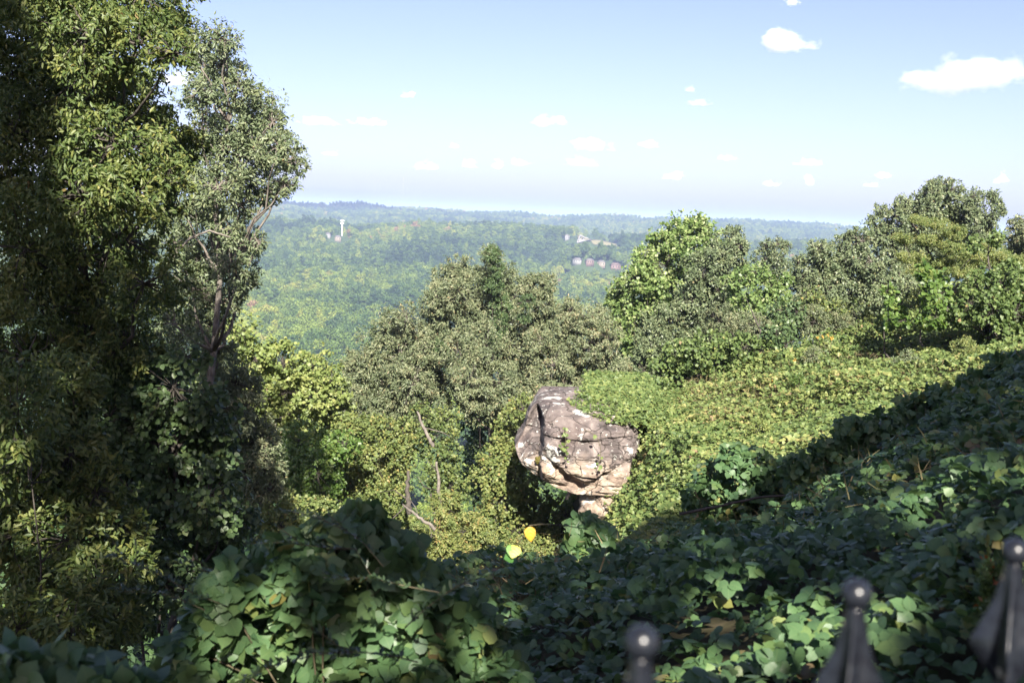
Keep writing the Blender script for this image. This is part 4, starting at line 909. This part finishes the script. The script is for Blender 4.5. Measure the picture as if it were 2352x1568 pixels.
# ------------------------------------------------------------------ far forest
def proto_crown(kind, seed):
    r = np.random.default_rng(seed); parts = []
    if kind == 'pine':
        H = 17; cl = [(r.normal(0, 1.4), r.normal(0, 1.4), 17 - i * 1.1, 1.5 + .16 * i) for i in range(9)]
    elif kind == 'cone':
        cl = [(r.normal(0, .5), r.normal(0, .5), 17 - i * 1.35, 1.0 + i * .42) for i in range(9)]
    else:
        cl = [(0, 0, 10, 3.8)] + [(3.6 * math.cos(a) * r.uniform(.7, 1), 3.6 * math.sin(a) * r.uniform(.7, 1), r.uniform(7.5, 12.5), r.uniform(2.0, 3.1)) for a in r.uniform(0, 6.3, 11)] + [(r.normal(0, 1), r.normal(0, 1), 13, 2.6)]
    for (x, y, z, R) in cl:
        n = int(30 * R ** 1.5); d = unit(r.normal(0, 1, (n, 3))); c = np.array([x, y, z])
        pos = c + d * R * (r.uniform(.55, 1, n) ** .5)[:, None] * np.array([1, 1, .75 if kind != 'pine' else .5])
        Dv = unit(r.normal(0, 1, (n, 3)) + d * .3); Nv = unit(d * .9 + np.array([0, 0, .5]) + r.normal(0, .35, (n, 3)))
        sc = r.uniform(0, 1)
        parts.append(leaves(LEAF4, pos - Dv * .4, Dv, Nv, r.uniform(.9, 1.7, n), np.clip(.6 * sc + .4 * r.uniform(0, 1, n), 0, 1)))
    return merge(parts)
hz_labels = ['rounded broadleaf tree among the valley woods', 'dark pine with layered crown in the valley woods', 'pointed conical tree in the valley woods', 'lumpy wide crowned tree in the valley woods']
protos = []
for i, (k, s) in enumerate((('round', 3), ('pine', 5), ('cone', 8), ('round', 21))):
    V, Pl, A = proto_crown(k, s)
    e = empty('valley_tree', (0, 0, 0), hz_labels[i], 'tree', 'trees of the valley woods')
    cr = mesh_obj('crown', V, Pl, M['forest'], e, attr=A)
    tb = MB(); tb.tube(np.array([[0, 0, -2], [.1, 0, 5], [0, .1, 11]]), np.array([.4, .3, .12]), n=6); tr = tb.build('trunk', M['bark'], e)
    protos.append((e, cr, tr))
# houses and clearings first, so that trees keep off them
sites = []   # (x, y, radius)
def house(label, px, py, w, wall, roofc, rz=0, h=3.2, flat=False, clear=1.3, D=None, dpx=0):
    c = hit(px, py, 700, 8000) if D is None else np.array([*P(px, py, D)[:2], 0]); c[2] = float(ground(c[0], c[1]))
    if D is not None: c[2] = P(px, py, D)[2] - h
    sites.append((c[0], c[1], w * clear))
    e = empty('house' if not flat else 'warehouse', c, label, 'house' if not flat else 'warehouse', 'houses in the valley'); d = w * .6
    m = MB(); m.box((c[0], c[1], c[2] + h / 2 - 2), (w, d, h + 4), rz); m.build('wall', wall, e)
    r = MB(); z0 = c[2] + h; ov = .5
    if flat: r.box((c[0], c[1], z0 + .35), (w + 1, d + 1, .7), rz)
    else:
        hx, hy = w / 2 + ov, d / 2 + ov; rh = d * .42
        v = np.array([[-hx, -hy, 0], [hx, -hy, 0], [hx, hy, 0], [-hx, hy, 0], [-hx * .45, 0, rh], [hx * .45, 0, rh]])
        ca, sa = math.cos(rz), math.sin(rz); v = np.stack([v[:, 0] * ca - v[:, 1] * sa, v[:, 0] * sa + v[:, 1] * ca, v[:, 2]], 1) + np.array([c[0], c[1], z0 + .003])
        r.add(v, [np.array([[0, 1, 5, 4], [2, 3, 4, 5], [3, 2, 1, 0]]), np.array([[1, 2, 5], [3, 0, 4]])])
    r.build('roof', roofc, e)
    ca, sa = math.cos(rz), math.sin(rz)
    for i in range(3 if not flat else 6):
        nn = 3 if not flat else 6; t = (i - (nn - 1) / 2) * w / (nn + .5)
        q = np.array([c[0] + t * ca + (d / 2 + .03) * sa, c[1] + t * sa - (d / 2 + .03) * ca, c[2] + h * .55])
        wn = MB(); wn.box(q, (w * .09, .12, h * .38), rz); wn.build('window', M['glass'], e)
def flatm(n, c, r=.6):
    return noise_mat(n, [(.3, tuple(a * .85 for a in c)), (.7, c)], .6, r, 0)
M['glass'] = flatm('dark_window', (.03, .04, .05), .15)
wht = flatm('white_siding', (.2, .2, .19)); brk = flatm('pink_brick', (.15, .1, .085)); tanw = flatm('tan_siding', (.2, .17, .13))
rf1 = flatm('pale_shingle', (.13, .12, .115)); rf2 = flatm('red_brown_shingle', (.12, .085, .075)); rfw = flatm('white_roof', (.8, .8, .8), .4)
house('pink brick house rightmost of the row by the pale tulip tree', 1413, 617, 14, brk, rf2, .2, 5)
house('house with tan gable second from the right in the valley row', 1381, 611, 11, tanw, rf1, -.2, 5)
house('pale roofed house in the middle of the valley row', 1354, 607, 11, brk, rf1, .3, 5)
house('grey roofed house leftmost of the valley row', 1326, 603, 12, wht, rf1, -.3, 4)
house('white house at the wood edge left of the tan clearing', 1302, 550, 8, wht, rf1, .5, 7)
house('tan house half hidden below the antenna tower', 776, 552, 10, tanw, rf1, .1, 5)
house('small pale house left of the one under the antenna tower', 753, 545, 9, wht, rf1, -.2, 5)
house('lone pale house on the middle hill right of the antenna tower', 828, 551, 9, wht, rf2, .2, 5)
house('long white warehouse seen over the trees right of centre', 1733, 571, 48, wht, rfw, .1, 9, True)
house('low pink roofed hall beside the white warehouse', 1706, 577, 36, tanw, rf2, .1, 7, True)
house('small white roofed shed between the right hand trees', 1712, 597, 16, wht, rfw, -.1, 6, True)
# clearings
def clearing(name, label, quad, mat, lift=.8):
    pts = [hit(px, py, 700, 8000) for px, py in quad]
    a, b, c, d = [p[:2] for p in pts]; n = 14
    u, v = np.meshgrid(np.linspace(0, 1, n), np.linspace(0, 1, n), indexing='ij')
    q = (a[None, None] * ((1 - u) * (1 - v))[..., None] + b[None, None] * (u * (1 - v))[..., None] + c[None, None] * (u * v)[..., None] + d[None, None] * ((1 - u) * v)[..., None])
    q = q + np.stack([6 * vnoise(q[..., 0] / 15, q[..., 1] / 15), 6 * vnoise(q[..., 0] / 15 + 9, q[..., 1] / 15)], -1)
    g = np.concatenate([q, (ground(q[..., 0], q[..., 1]) + lift)[..., None]], -1)
    m = MB(); m.grid(g); o = m.build(name, mat, smooth=True); o['kind'] = 'structure'
    for p in q.reshape(-1, 2)[::3]: sites.append((p[0], p[1], 11))
M['field'] = noise_mat('dry_field', [(.3, (.13, .13, .06)), (.7, (.22, .19, .1))], .03, .95, 0)
M['road'] = flatm('pale_road', (.42, .4, .37))
clearing('field', '', [(1318, 548), (1358, 544), (1362, 552), (1330, 556)], M['field'])
clearing('field', '', [(1362, 554), (1412, 560), (1416, 568), (1368, 562)], M['field'])
clearing('road', '', [(1325, 556), (1405, 556), (1405, 559), (1325, 559)], M['road'], 1.2)
clearing('road', '', [(540, 686), (600, 690), (598, 694), (540, 691)], M['road'], 1.0)

for q_ in (P(786, 530, 2020),): sites.append((q_[0], q_[1], 14))
def spacing_ok(x, y):
    ok = np.ones(len(x), bool)
    for sx, sy, sr in sites:
        if sr > 13 and math.hypot(sx, sy) > 800: sr = sr * 1.15
        d2 = (x - sx) ** 2 + (y - sy) ** 2; ok &= d2 > sr ** 2
        # nothing taller right in front of it on the sight line
        L_ = math.hypot(sx, sy); t = (x * sx + y * sy) / L_; off = np.abs(x * sy - y * sx) / L_
        ok &= ~((t > L_ - max(75, sr * 1.4)) & (t < L_) & (off < sr * .75))
    return ok
def forest():
    X, Y, S = [], [], []
    for r0, r1, sp, sc in ((90, 600, 10.5, 1.1), (600, 1500, 9.6, 1.15), (1500, 2700, 10.5, 1.2), (2700, 5200, 13.5, 1.3)):
        azr = .50
        n = int(azr * (r1 ** 2 - r0 ** 2) / sp ** 2)
        r = np.sqrt(rng.uniform(r0 ** 2, r1 ** 2, n)); a = rng.uniform(-azr, azr, n)
        X.append(np.sin(a) * r); Y.append(np.cos(a) * r); S.append(np.full(n, sc))
    x = np.concatenate(X); y = np.concatenate(Y); s = np.concatenate(S)
    k = spacing_ok(x, y) & (vnoise(x / 60, y / 60) > -.93)
    x, y, s = x[k], y[k], s[k]; n = len(x); z = ground(x, y)
    patch = fbm(x / 260, y / 260, o=3)
    u = rng.uniform(0, 1, n) + .8 * patch
    kind = np.where(u < .22, 1, np.where(u < .34, 2, np.where(u < .7, 0, 3)))
    s = s * rng.uniform(.65, 1.4, n); rot = rng.uniform(0, 6.28, n)
    pr = proj(np.stack([x, y, z + 10], 1)); r = np.hypot(x, y)
    vis = (pr[0] > 560) & (pr[0] < 1010) & (pr[1] > 520) & (pr[1] < 800) & (r > 900) & (pr[1] < np.interp(pr[0], [560, 780, 860, 1010], [790, 800, 740, 640]))
    cand = np.where(vis)[0]; cand = cand[np.argsort(r[cand])][:300]
    first = {0: True, 1: True, 2: True, 3: True}
    for i in cand:
        e, cr, tr = protos[kind[i]]
        if first[kind[i]]: first[kind[i]] = False; o = e
        else:
            o = e.copy(); C.objects.link(o)
            for ch in (cr, tr):
                c = ch.copy(); C.objects.link(c); c.parent = o
        o.location = (x[i], y[i], z[i] - 1); o.rotation_euler = (0, 0, rot[i]); o.scale = (s[i],) * 3
    rest = np.ones(n, bool); rest[cand] = False
    x, y, z, s, kind, rot = x[rest], y[rest], z[rest], s[rest], kind[rest], rot[rest]
    me = bpy.data.meshes.new('forest'); me.vertices.add(len(x)); me.vertices.foreach_set('co', np.stack([x, y, z - 1], 1).astype(np.float32).ravel())
    for nm, v in (('kind', kind.astype(np.float32)), ('sc', s), ('rot', rot)):
        a = me.attributes.new(nm, 'FLOAT', 'POINT'); a.data.foreach_set('value', v.astype(np.float32))
    me.materials.append(M['forest'])
    o = bpy.data.objects.new('forest', me); C.objects.link(o); tag(o, 'unbroken green woods covering the valley and the far ridges', 'forest', None, 'stuff')
    ng = bpy.data.node_groups.new('plant_trees', 'GeometryNodeTree')
    ng.interface.new_socket('Geometry', in_out='INPUT', socket_type='NodeSocketGeometry'); ng.interface.new_socket('Geometry', in_out='OUTPUT', socket_type='NodeSocketGeometry')
    gi = ng.nodes.new('NodeGroupInput'); go = ng.nodes.new('NodeGroupOutput'); jn = ng.nodes.new('GeometryNodeJoinGeometry'); L = ng.links.new
    def at(nm):
        a = ng.nodes.new('GeometryNodeInputNamedAttribute'); a.data_type = 'FLOAT'; a.inputs['Name'].default_value = nm; return a.outputs['Attribute']
    for k in range(4):
        oi = ng.nodes.new('GeometryNodeObjectInfo'); oi.inputs['Object'].default_value = protos[k][1]; oi.inputs['As Instance'].default_value = True
        ip = ng.nodes.new('GeometryNodeInstanceOnPoints')
        cp = ng.nodes.new('FunctionNodeCompare'); cp.data_type = 'FLOAT'; cp.operation = 'EQUAL'; L(at('kind'), cp.inputs[0]); cp.inputs[1].default_value = k; cp.inputs['Epsilon'].default_value = .1
        cx = ng.nodes.new('ShaderNodeCombineXYZ'); L(at('rot'), cx.inputs[2])
        L(gi.outputs[0], ip.inputs['Points']); L(cp.outputs[0], ip.inputs['Selection']); L(oi.outputs['Geometry'], ip.inputs['Instance'])
        L(cx.outputs[0], ip.inputs['Rotation']); L(at('sc'), ip.inputs['Scale']); L(ip.outputs[0], jn.inputs[0])
    L(jn.outputs[0], go.inputs[0])
    md = o.modifiers.new('plant_trees', 'NODES'); md.node_group = ng
    print('forest', len(x))
forest()

# antenna tower and masts
def towers():
    D = 2020.; base = P(786, 530, D); base[2] = float(ground(base[0], base[1])); top = P(786, 506, D)
    mt = flatm('white_steel', (.85, .85, .85), .4)
    e = empty('antenna_tower', base, 'white antenna tower with two ringed platforms above the woods at left', 'tower')
    m = MB(); m.tube(np.array([base, top]), np.array([1.2, .9]), n=10); m.build('pole', mt, e)
    for dz, r in ((0, 2.9), (-4.2, 2.6)):
        pm = MB(); c = top + np.array([0, 0, dz - 1.2])
        pm.tube(np.array([c - [0, 0, .3], c + [0, 0, .3]]), r, n=14)
        for k in range(9):
            a = k * 2 * np.pi / 9; pm.box(c + np.array([r * math.cos(a), r * math.sin(a), .3]), (.7, .7, 2.0), a)
        pm.build('antenna_array', mt, e)
    for px, y0, y1, D, w, lab in ((927, 405, 480, 9000, .8, 'tall thin radio mast on the horizon left of centre, right hand one'), (862, 415, 478, 9500, .6, 'faint thin radio mast on the horizon, left of the taller one'),
                                  (808, 465, 481, 4600, 1.0, 'short lattice mast on the crest of the left ridge'), (672, 430, 470, 9000, .6, 'faint mast on the horizon just right of the oak')):
        t = P(px, y0, D); b = np.array([t[0], t[1], float(ground(t[0], t[1]))])
        e = empty('radio_mast', b, lab, 'radio mast')
        m = MB(); m.tube(np.array([b, t]), w, n=4)
        for k in range(12):
            q = b + (t - b) * (k + 1) / 13; m.box(q, (w * 2.4, w * 2.4, w * .8))
        m.build('lattice', flatm('mast_steel', (.3, .31, .33)), e)
towers()

# ------------------------------------------------------------------ unseen trees behind the camera, shaped to shade the near slope
def shade_caster_trees():
    gaps = []  # holes cut through the canopy for sun flecks: point, radius
    for p, r in [(P(1475, 1475, 1.0), -.2), (P(1968, 1364, 1.16), -.16), (P(2332, 1266, 1.345), -.2), (P(1975, 1540, 1.16), -.07), (P(2330, 1480, 1.345), -.06),
                 (P(450, 1420, 5.3), .08), (P(480, 1370, 5.2), .05), (P(560, 1470, 5.2), .04), (P(740, 1430, 5.0), .05), (P(880, 1440, 5.0), .06), (P(660, 1320, 5.2), .06), (P(1180, 1470, 5.2), .1), (P(980, 1380, 5.2), .05),
                 (P(2290, 1340, 4.6), -.16), (P(2250, 1060, 12), .3), (P(2340, 1030, 13), .45), (P(2180, 1090, 13), .25), (P(1560, 1240, 11.5), .4), (P(1490, 1300, 10.5), .3), (P(1960, 1100, 12.5), .25), (P(1700, 1550, 4.6), .16), (P(1620, 1560, 4.6), .1), (P(1900, 1530, 4.8), .08),
                 (P(30, 1190, 12.5), .2), (P(90, 1240, 12.5), .2), (P(290, 1260, 12.5), .25), (P(310, 1200, 12.5), .15), (P(130, 1380, 12), .12), (P(150, 1190, 12.5), .1), (P(60, 1010, 12.5), .08), (P(40, 1420, 12.5), .1), (P(210, 1340, 12.5), .1), (P(1240, 1330, 13.5), .5), (P(1720, 1500, 5), .06),
                 (P(1420, 1260, 12), .3), (P(1050, 1450, 5), .06), (P(1680, 1060, 15), .4), (P(1300, 1400, 12.5), .3), (P(620, 1480, 5), .08), (P(1820, 1280, 8.5), .1), (P(2050, 1220, 9), .12), (P(1640, 1380, 7.5), .1), (P(1216, 1225, 6.3), -.12), (P(1184, 1262, 6.3), -.14)]:
        gaps.append((p, r))
    r5 = np.random.default_rng(77)
    for k in range(22):
        px, py = r5.uniform(1420, 2350), r5.uniform(1130, 1560); q = hit(px, py, 2.5)
        if q[1] < 18: gaps.append((q + np.array([0, 0, .25]), r5.uniform(.03, .2) * (1 + q[1] / 14)))
    for k in range(12):
        gaps.append((P(r5.uniform(300, 620), r5.uniform(850, 1300), 15), r5.uniform(.05, .2)))
    # canopy edge: top shaped so its shade ends along the crest of the bank
    xs = np.linspace(-16, 17, 13)
    lab = ['leafy shade tree behind the viewpoint, left of the path', 'leafy shade tree directly behind the viewpoint', 'leafy shade tree behind the viewpoint on the right', 'leafy shade tree behind the viewpoint at the far right']
    cuts = [-19, -9, -1, 7, 17]
    for i in range(4):
        n0 = 34000; yb = -11.0
        x = rng.uniform(cuts[i], cuts[i + 1], n0); y = yb + rng.normal(0, 1.0, n0)
        top = np.interp(x, [-20, -6.3, -4.5, -3.8, -3.0, -.8, .7, 2.2, 3.7, 6.2, 8.7, 17], [22, 21.5, 20.3, 18.6, 15.9, 15.5, 15.2, 15.0, 15.2, 16.0, 17.3, 17.8]) + .6 * fbm(x / 1.4, x * 0 + 3, o=3)
        z = rng.uniform(5, 22.5, n0)
        k = (z < top + (y - yb) * -.66) & (fbm(x / .7, y / 4.0, z / .7, o=2) > np.interp(z, [3, 9, 11, 13.5, 15], [-.3, -.24, -.14, -.14, -.45]))
        pos = np.stack([x, y, z], 1)[k]
        for g, r in gaps:
            v = pos - g; t = v @ sdir; dd = np.linalg.norm(v - t[:, None] * sdir, axis=1)
            pos = pos[(dd > abs(r) + .08) | (rng.uniform(0, 1, len(pos)) < (0 if r < 0 else .12))]
        n = len(pos)
        V, Pl, A = leaves(BROAD, pos, rng.normal(0, 1, (n, 3)), sdir + rng.normal(0, .6, (n, 3)), rng.uniform(.18, .32, n), rng.uniform(0, 1, n))
        bx = (cuts[i] + cuts[i + 1]) / 2; b = np.array([bx, yb, float(ground(bx, yb))])
        e = empty('shade_tree', b, lab[i], 'tree'); mesh_obj('crown', V, Pl, M['vinedark'], e, attr=A, origin=b)
        m = MB(); m.tube(np.array([b, b + [0, .2, 5], b + [.3, 0, 12]]), np.array([.35, .28, .1]), n=9)
        for q in range(7):
            s = b + np.array([0, .1, 4 + q]); m.tube(np.array([s, s + rng.normal(0, 1, 3) * [2, .6, .4] + [0, 0, 2], s + rng.normal(0, 1, 3) * [3, .6, .4] + [0, 0, 4]]), np.array([.14, .08, .03]), n=5)
        m.build('trunk', M['bark'], e)
shade_caster_trees()

# ------------------------------------------------------------------ clouds
def clouds():
    m, nt, out = nmat('cloud_vapour'); L = nt.links.new
    vm = N_(nt, 'ShaderNodeVolumeScatter'); vm.inputs['Color'].default_value = (1, 1, 1, 1); vm.inputs['Anisotropy'].default_value = 0.0
    L(vm.outputs[0], out.inputs['Volume'])
    data = [(2215, 182, 150, 48, 1.0, 'large white cloud at the upper right edge of the sky'), (1812, 102, 66, 32, .8, 'medium puffy cloud left of the large one'),
            (1820, 8, 26, 10, .4, 'faint wisp touching the top edge above the medium cloud'), (1260, 282, 48, 18, 1, 'white oval cloud in mid sky at centre'),
            (1352, 336, 58, 16, 1, 'wide low cloud just below and right of the white oval one'), (1490, 335, 30, 10, .6, 'small cloud right of the wide low cloud'),
            (737, 281, 50, 12, .8, 'flat cloud beside the oak, left one of the pair'), (845, 282, 42, 9, .7, 'flat cloud beside the oak, right one of the pair'),
            (943, 220, 22, 9, .5, 'lone faint cloud above the pair of flat clouds'), (762, 354, 25, 7, .5, 'small wisp under the pair of flat clouds'),
            (1045, 337, 18, 8, .6, 'tiny cloud above the low row left of centre'), (985, 384, 40, 12, .9, 'first and widest cloud of the low row left of centre'),
            (1078, 380, 26, 12, .8, 'second cloud of the low row left of centre'), (1140, 380, 19, 12, .8, 'narrow third cloud of the low row near centre'),
            (1200, 375, 26, 12, .9, 'bright rounded cloud ending the low row near centre'), (1333, 376, 42, 12, .7, 'ragged cloud under the wide low cloud'),
            (1548, 408, 32, 10, .9, 'bright small cloud above the pale tulip tree'), (1604, 238, 32, 8, .3, 'very faint wisp right of centre, lower of two'),
            (1580, 207, 18, 10, .3, 'very faint wisp right of centre, upper of two'), (1672, 365, 24, 9, .5, 'dim cloud between the tulip tree and the right group'),
            (1857, 376, 34, 9, .8, 'flat cloud above the right hand group of small clouds'), (1770, 424, 22, 8, .7, 'left small cloud low over the ridge at right'),
            (1855, 420, 18, 13, .9, 'round small cloud low over the ridge at right'), (2030, 405, 26, 11, .9, 'small cloud left of the tall oak top'),
            (2298, 413, 20, 14, .9, 'small round cloud above the two headed oak'), (2000, 427, 24, 6, .5, 'thin streak of cloud left of the tall oak top'), (398, 186, 45, 24, .9, 'white cloud seen through the gap of the left trees')]
    data += [(None, None, None, None, 1, 'cloud overhead whose shadow lies on the left ridge')]  # unseen caster, made denser than the rest to darken the ridge
    for i, (px, py, w, h, dn, lab) in enumerate(data):
        if px is None:
            tgt = np.array([-690., 4450., -10]); c = tgt + sdir * 950 / sdir[2]; W, Hh, dpt = 480, 110, 300; dn = 4
        else:
            el = -(py - (488 + .042 * (px - 1176))) / F
            D = min(26000, 1000 / max(el, .02)); c = P(px, py, D); W, Hh, dpt = w * D / F, h * 1.35 * D / F, w * D / F * .7
        if c[2] < 350: D *= 1
        n1, n2 = 20, 40
        u = np.linspace(0, np.pi, n1)[:, None]; v = np.linspace(0, 2 * np.pi, n2, endpoint=False)[None]
        g = np.stack([np.sin(u) * np.cos(v) * W * 1.25, np.sin(u) * np.sin(v) * dpt * 1.25, np.cos(u) * np.ones_like(v) * Hh * 1.6], -1)
        mm = MB(); mm.grid(g[::-1], wrap=True)
        mc, nt, out = nmat('cloud_vapour'); L = nt.links.new
        tc = N_(nt, 'ShaderNodeTexCoord'); mp = N_(nt, 'ShaderNodeMapping'); L(tc.outputs['Object'], mp.inputs[0]); mp.inputs['Scale'].default_value = (1 / W, 1 / dpt, 1 / Hh)
        sp = N_(nt, 'ShaderNodeSeparateXYZ'); L(mp.outputs[0], sp.inputs[0])
        zn = N_(nt, 'ShaderNodeMath', operation='MINIMUM'); L(sp.outputs[2], zn.inputs[0]); zn.inputs[1].default_value = 0
        za = N_(nt, 'ShaderNodeMath', operation='MULTIPLY_ADD'); L(zn.outputs[0], za.inputs[0]); za.inputs[1].default_value = 1.1; L(sp.outputs[2], za.inputs[2])
        cb = N_(nt, 'ShaderNodeCombineXYZ'); L(sp.outputs[0], cb.inputs[0]); L(sp.outputs[1], cb.inputs[1]); L(za.outputs[0], cb.inputs[2])
        ln = N_(nt, 'ShaderNodeVectorMath', operation='LENGTH'); L(cb.outputs[0], ln.inputs[0])
        mp2 = N_(nt, 'ShaderNodeMapping'); L(tc.outputs['Object'], mp2.inputs[0]); q_ = 1.0 / Hh / 1.6; mp2.inputs['Scale'].default_value = (q_ * .62, q_ * .62, q_); mp2.inputs['Location'].default_value = (i * 7.3, i * 2.1, i * 1.7)
        no = N_(nt, 'ShaderNodeTexNoise'); no.inputs['Scale'].default_value = 1.5; no.inputs['Detail'].default_value = 4; no.inputs['Roughness'].default_value = .58; L(mp2.outputs[0], no.inputs['Vector'])
        a1 = N_(nt, 'ShaderNodeMath', operation='MULTIPLY_ADD'); L(no.outputs[0], a1.inputs[0]); a1.inputs[1].default_value = 3.0; a1.inputs[2].default_value = -.72
        a2 = N_(nt, 'ShaderNodeMath', operation='SUBTRACT'); L(a1.outputs[0], a2.inputs[0]); L(ln.outputs['Value'], a2.inputs[1])
        mr = N_(nt, 'ShaderNodeMapRange'); L(a2.outputs[0], mr.inputs[0]); mr.inputs[1].default_value = 0; mr.inputs[2].default_value = .5; mr.inputs[3].default_value = 0; mr.inputs[4].default_value = 2.6 * dn / min(W, Hh * 2.2)
        vm = N_(nt, 'ShaderNodeVolumeScatter'); vm.inputs['Color'].default_value = (1, 1, 1, 1); L(mr.outputs[0], vm.inputs['Density']); L(vm.outputs[0], out.inputs['Volume'])
        o = mm.build('cloud', mc, smooth=True); o.location = [float(a) for a in c]
        tag(o, lab, 'cloud', 'small white clouds in the sky')
clouds()

# ------------------------------------------------------------------ haze
def haze():
    m, nt, out = nmat('haze_air'); v = N_(nt, 'ShaderNodeVolumePrincipled'); v.inputs['Color'].default_value = (.5, .645, 1, 1); v.inputs['Density'].default_value = HAZE
    v.inputs['Anisotropy'].default_value = 0
    nt.links.new(v.outputs[0], out.inputs['Volume'])
    b = MB(); b.box((0, 0, (-135 + 60) / 2), (72000, 72000, 195)); o = b.build('haze', m); o['kind'] = 'stuff'; o['label'] = 'pale blue haze over the valley'; o['category'] = 'haze'
HAZE = 1.4e-4
haze()

# ------------------------------------------------------------------ light, sky, camera
w = bpy.data.worlds.new('World'); scn.world = w; w.use_nodes = True; nt = w.node_tree; nt.nodes.clear()
bg = nt.nodes.new('ShaderNodeBackground'); sky = nt.nodes.new('ShaderNodeTexSky'); wo = nt.nodes.new('ShaderNodeOutputWorld')
sky.sky_type = 'NISHITA'; sky.sun_disc = False; sky.sun_elevation = SUN_EL; sky.sun_rotation = math.atan2(sdir[0], sdir[1])
sky.altitude = 100; sky.air_density = .6; sky.dust_density = 1.5; sky.ozone_density = 1.0
bg.inputs[1].default_value = .063
tn = nt.nodes.new('ShaderNodeMixRGB'); tn.blend_type = 'MULTIPLY'; tn.inputs[0].default_value = 1; tn.inputs[2].default_value = (1.05, .895, 1.0, 1); nt.links.new(sky.outputs[0], tn.inputs[1]); nt.links.new(tn.outputs[0], bg.inputs[0]); nt.links.new(bg.outputs[0], wo.inputs[0])
ld = bpy.data.lights.new('sun', 'SUN'); ld.energy = 5; ld.angle = R_(.5); ld.color = (1, .93, .82)
lo = bpy.data.objects.new('sun', ld); C.objects.link(lo); lo.rotation_euler = Vector(sdir).to_track_quat('Z', 'Y').to_euler()
cd = bpy.data.cameras.new('camera'); co = bpy.data.objects.new('camera', cd); C.objects.link(co); scn.camera = co
cd.sensor_width = 23.5; cd.lens = F / 2352 * 23.5; cd.clip_start = .05; cd.clip_end = 90000
mw = Matrix(((rt[0], up[0], -fw[0], 0), (rt[1], up[1], -fw[1], 0), (rt[2], up[2], -fw[2], 0), (0, 0, 0, 1)))
co.matrix_world = mw
cd.dof.use_dof = True; cd.dof.focus_distance = 35; cd.dof.aperture_fstop = 3.2
scn.view_settings.view_transform = 'Standard'; scn.view_settings.look = 'None'; scn.view_settings.exposure = 1.8; scn.view_settings.gamma = 1
scn.render.engine = 'CYCLES'
cy = scn.cycles
cy.max_bounces = 10; cy.diffuse_bounces = 3; cy.glossy_bounces = 2; cy.transmission_bounces = 3; cy.volume_bounces = 8; cy.transparent_max_bounces = 8
cy.use_denoising = True
try: cy.denoiser = 'OPENIMAGEDENOISE'
except Exception: pass
cy.caustics_reflective = False; cy.caustics_refractive = False
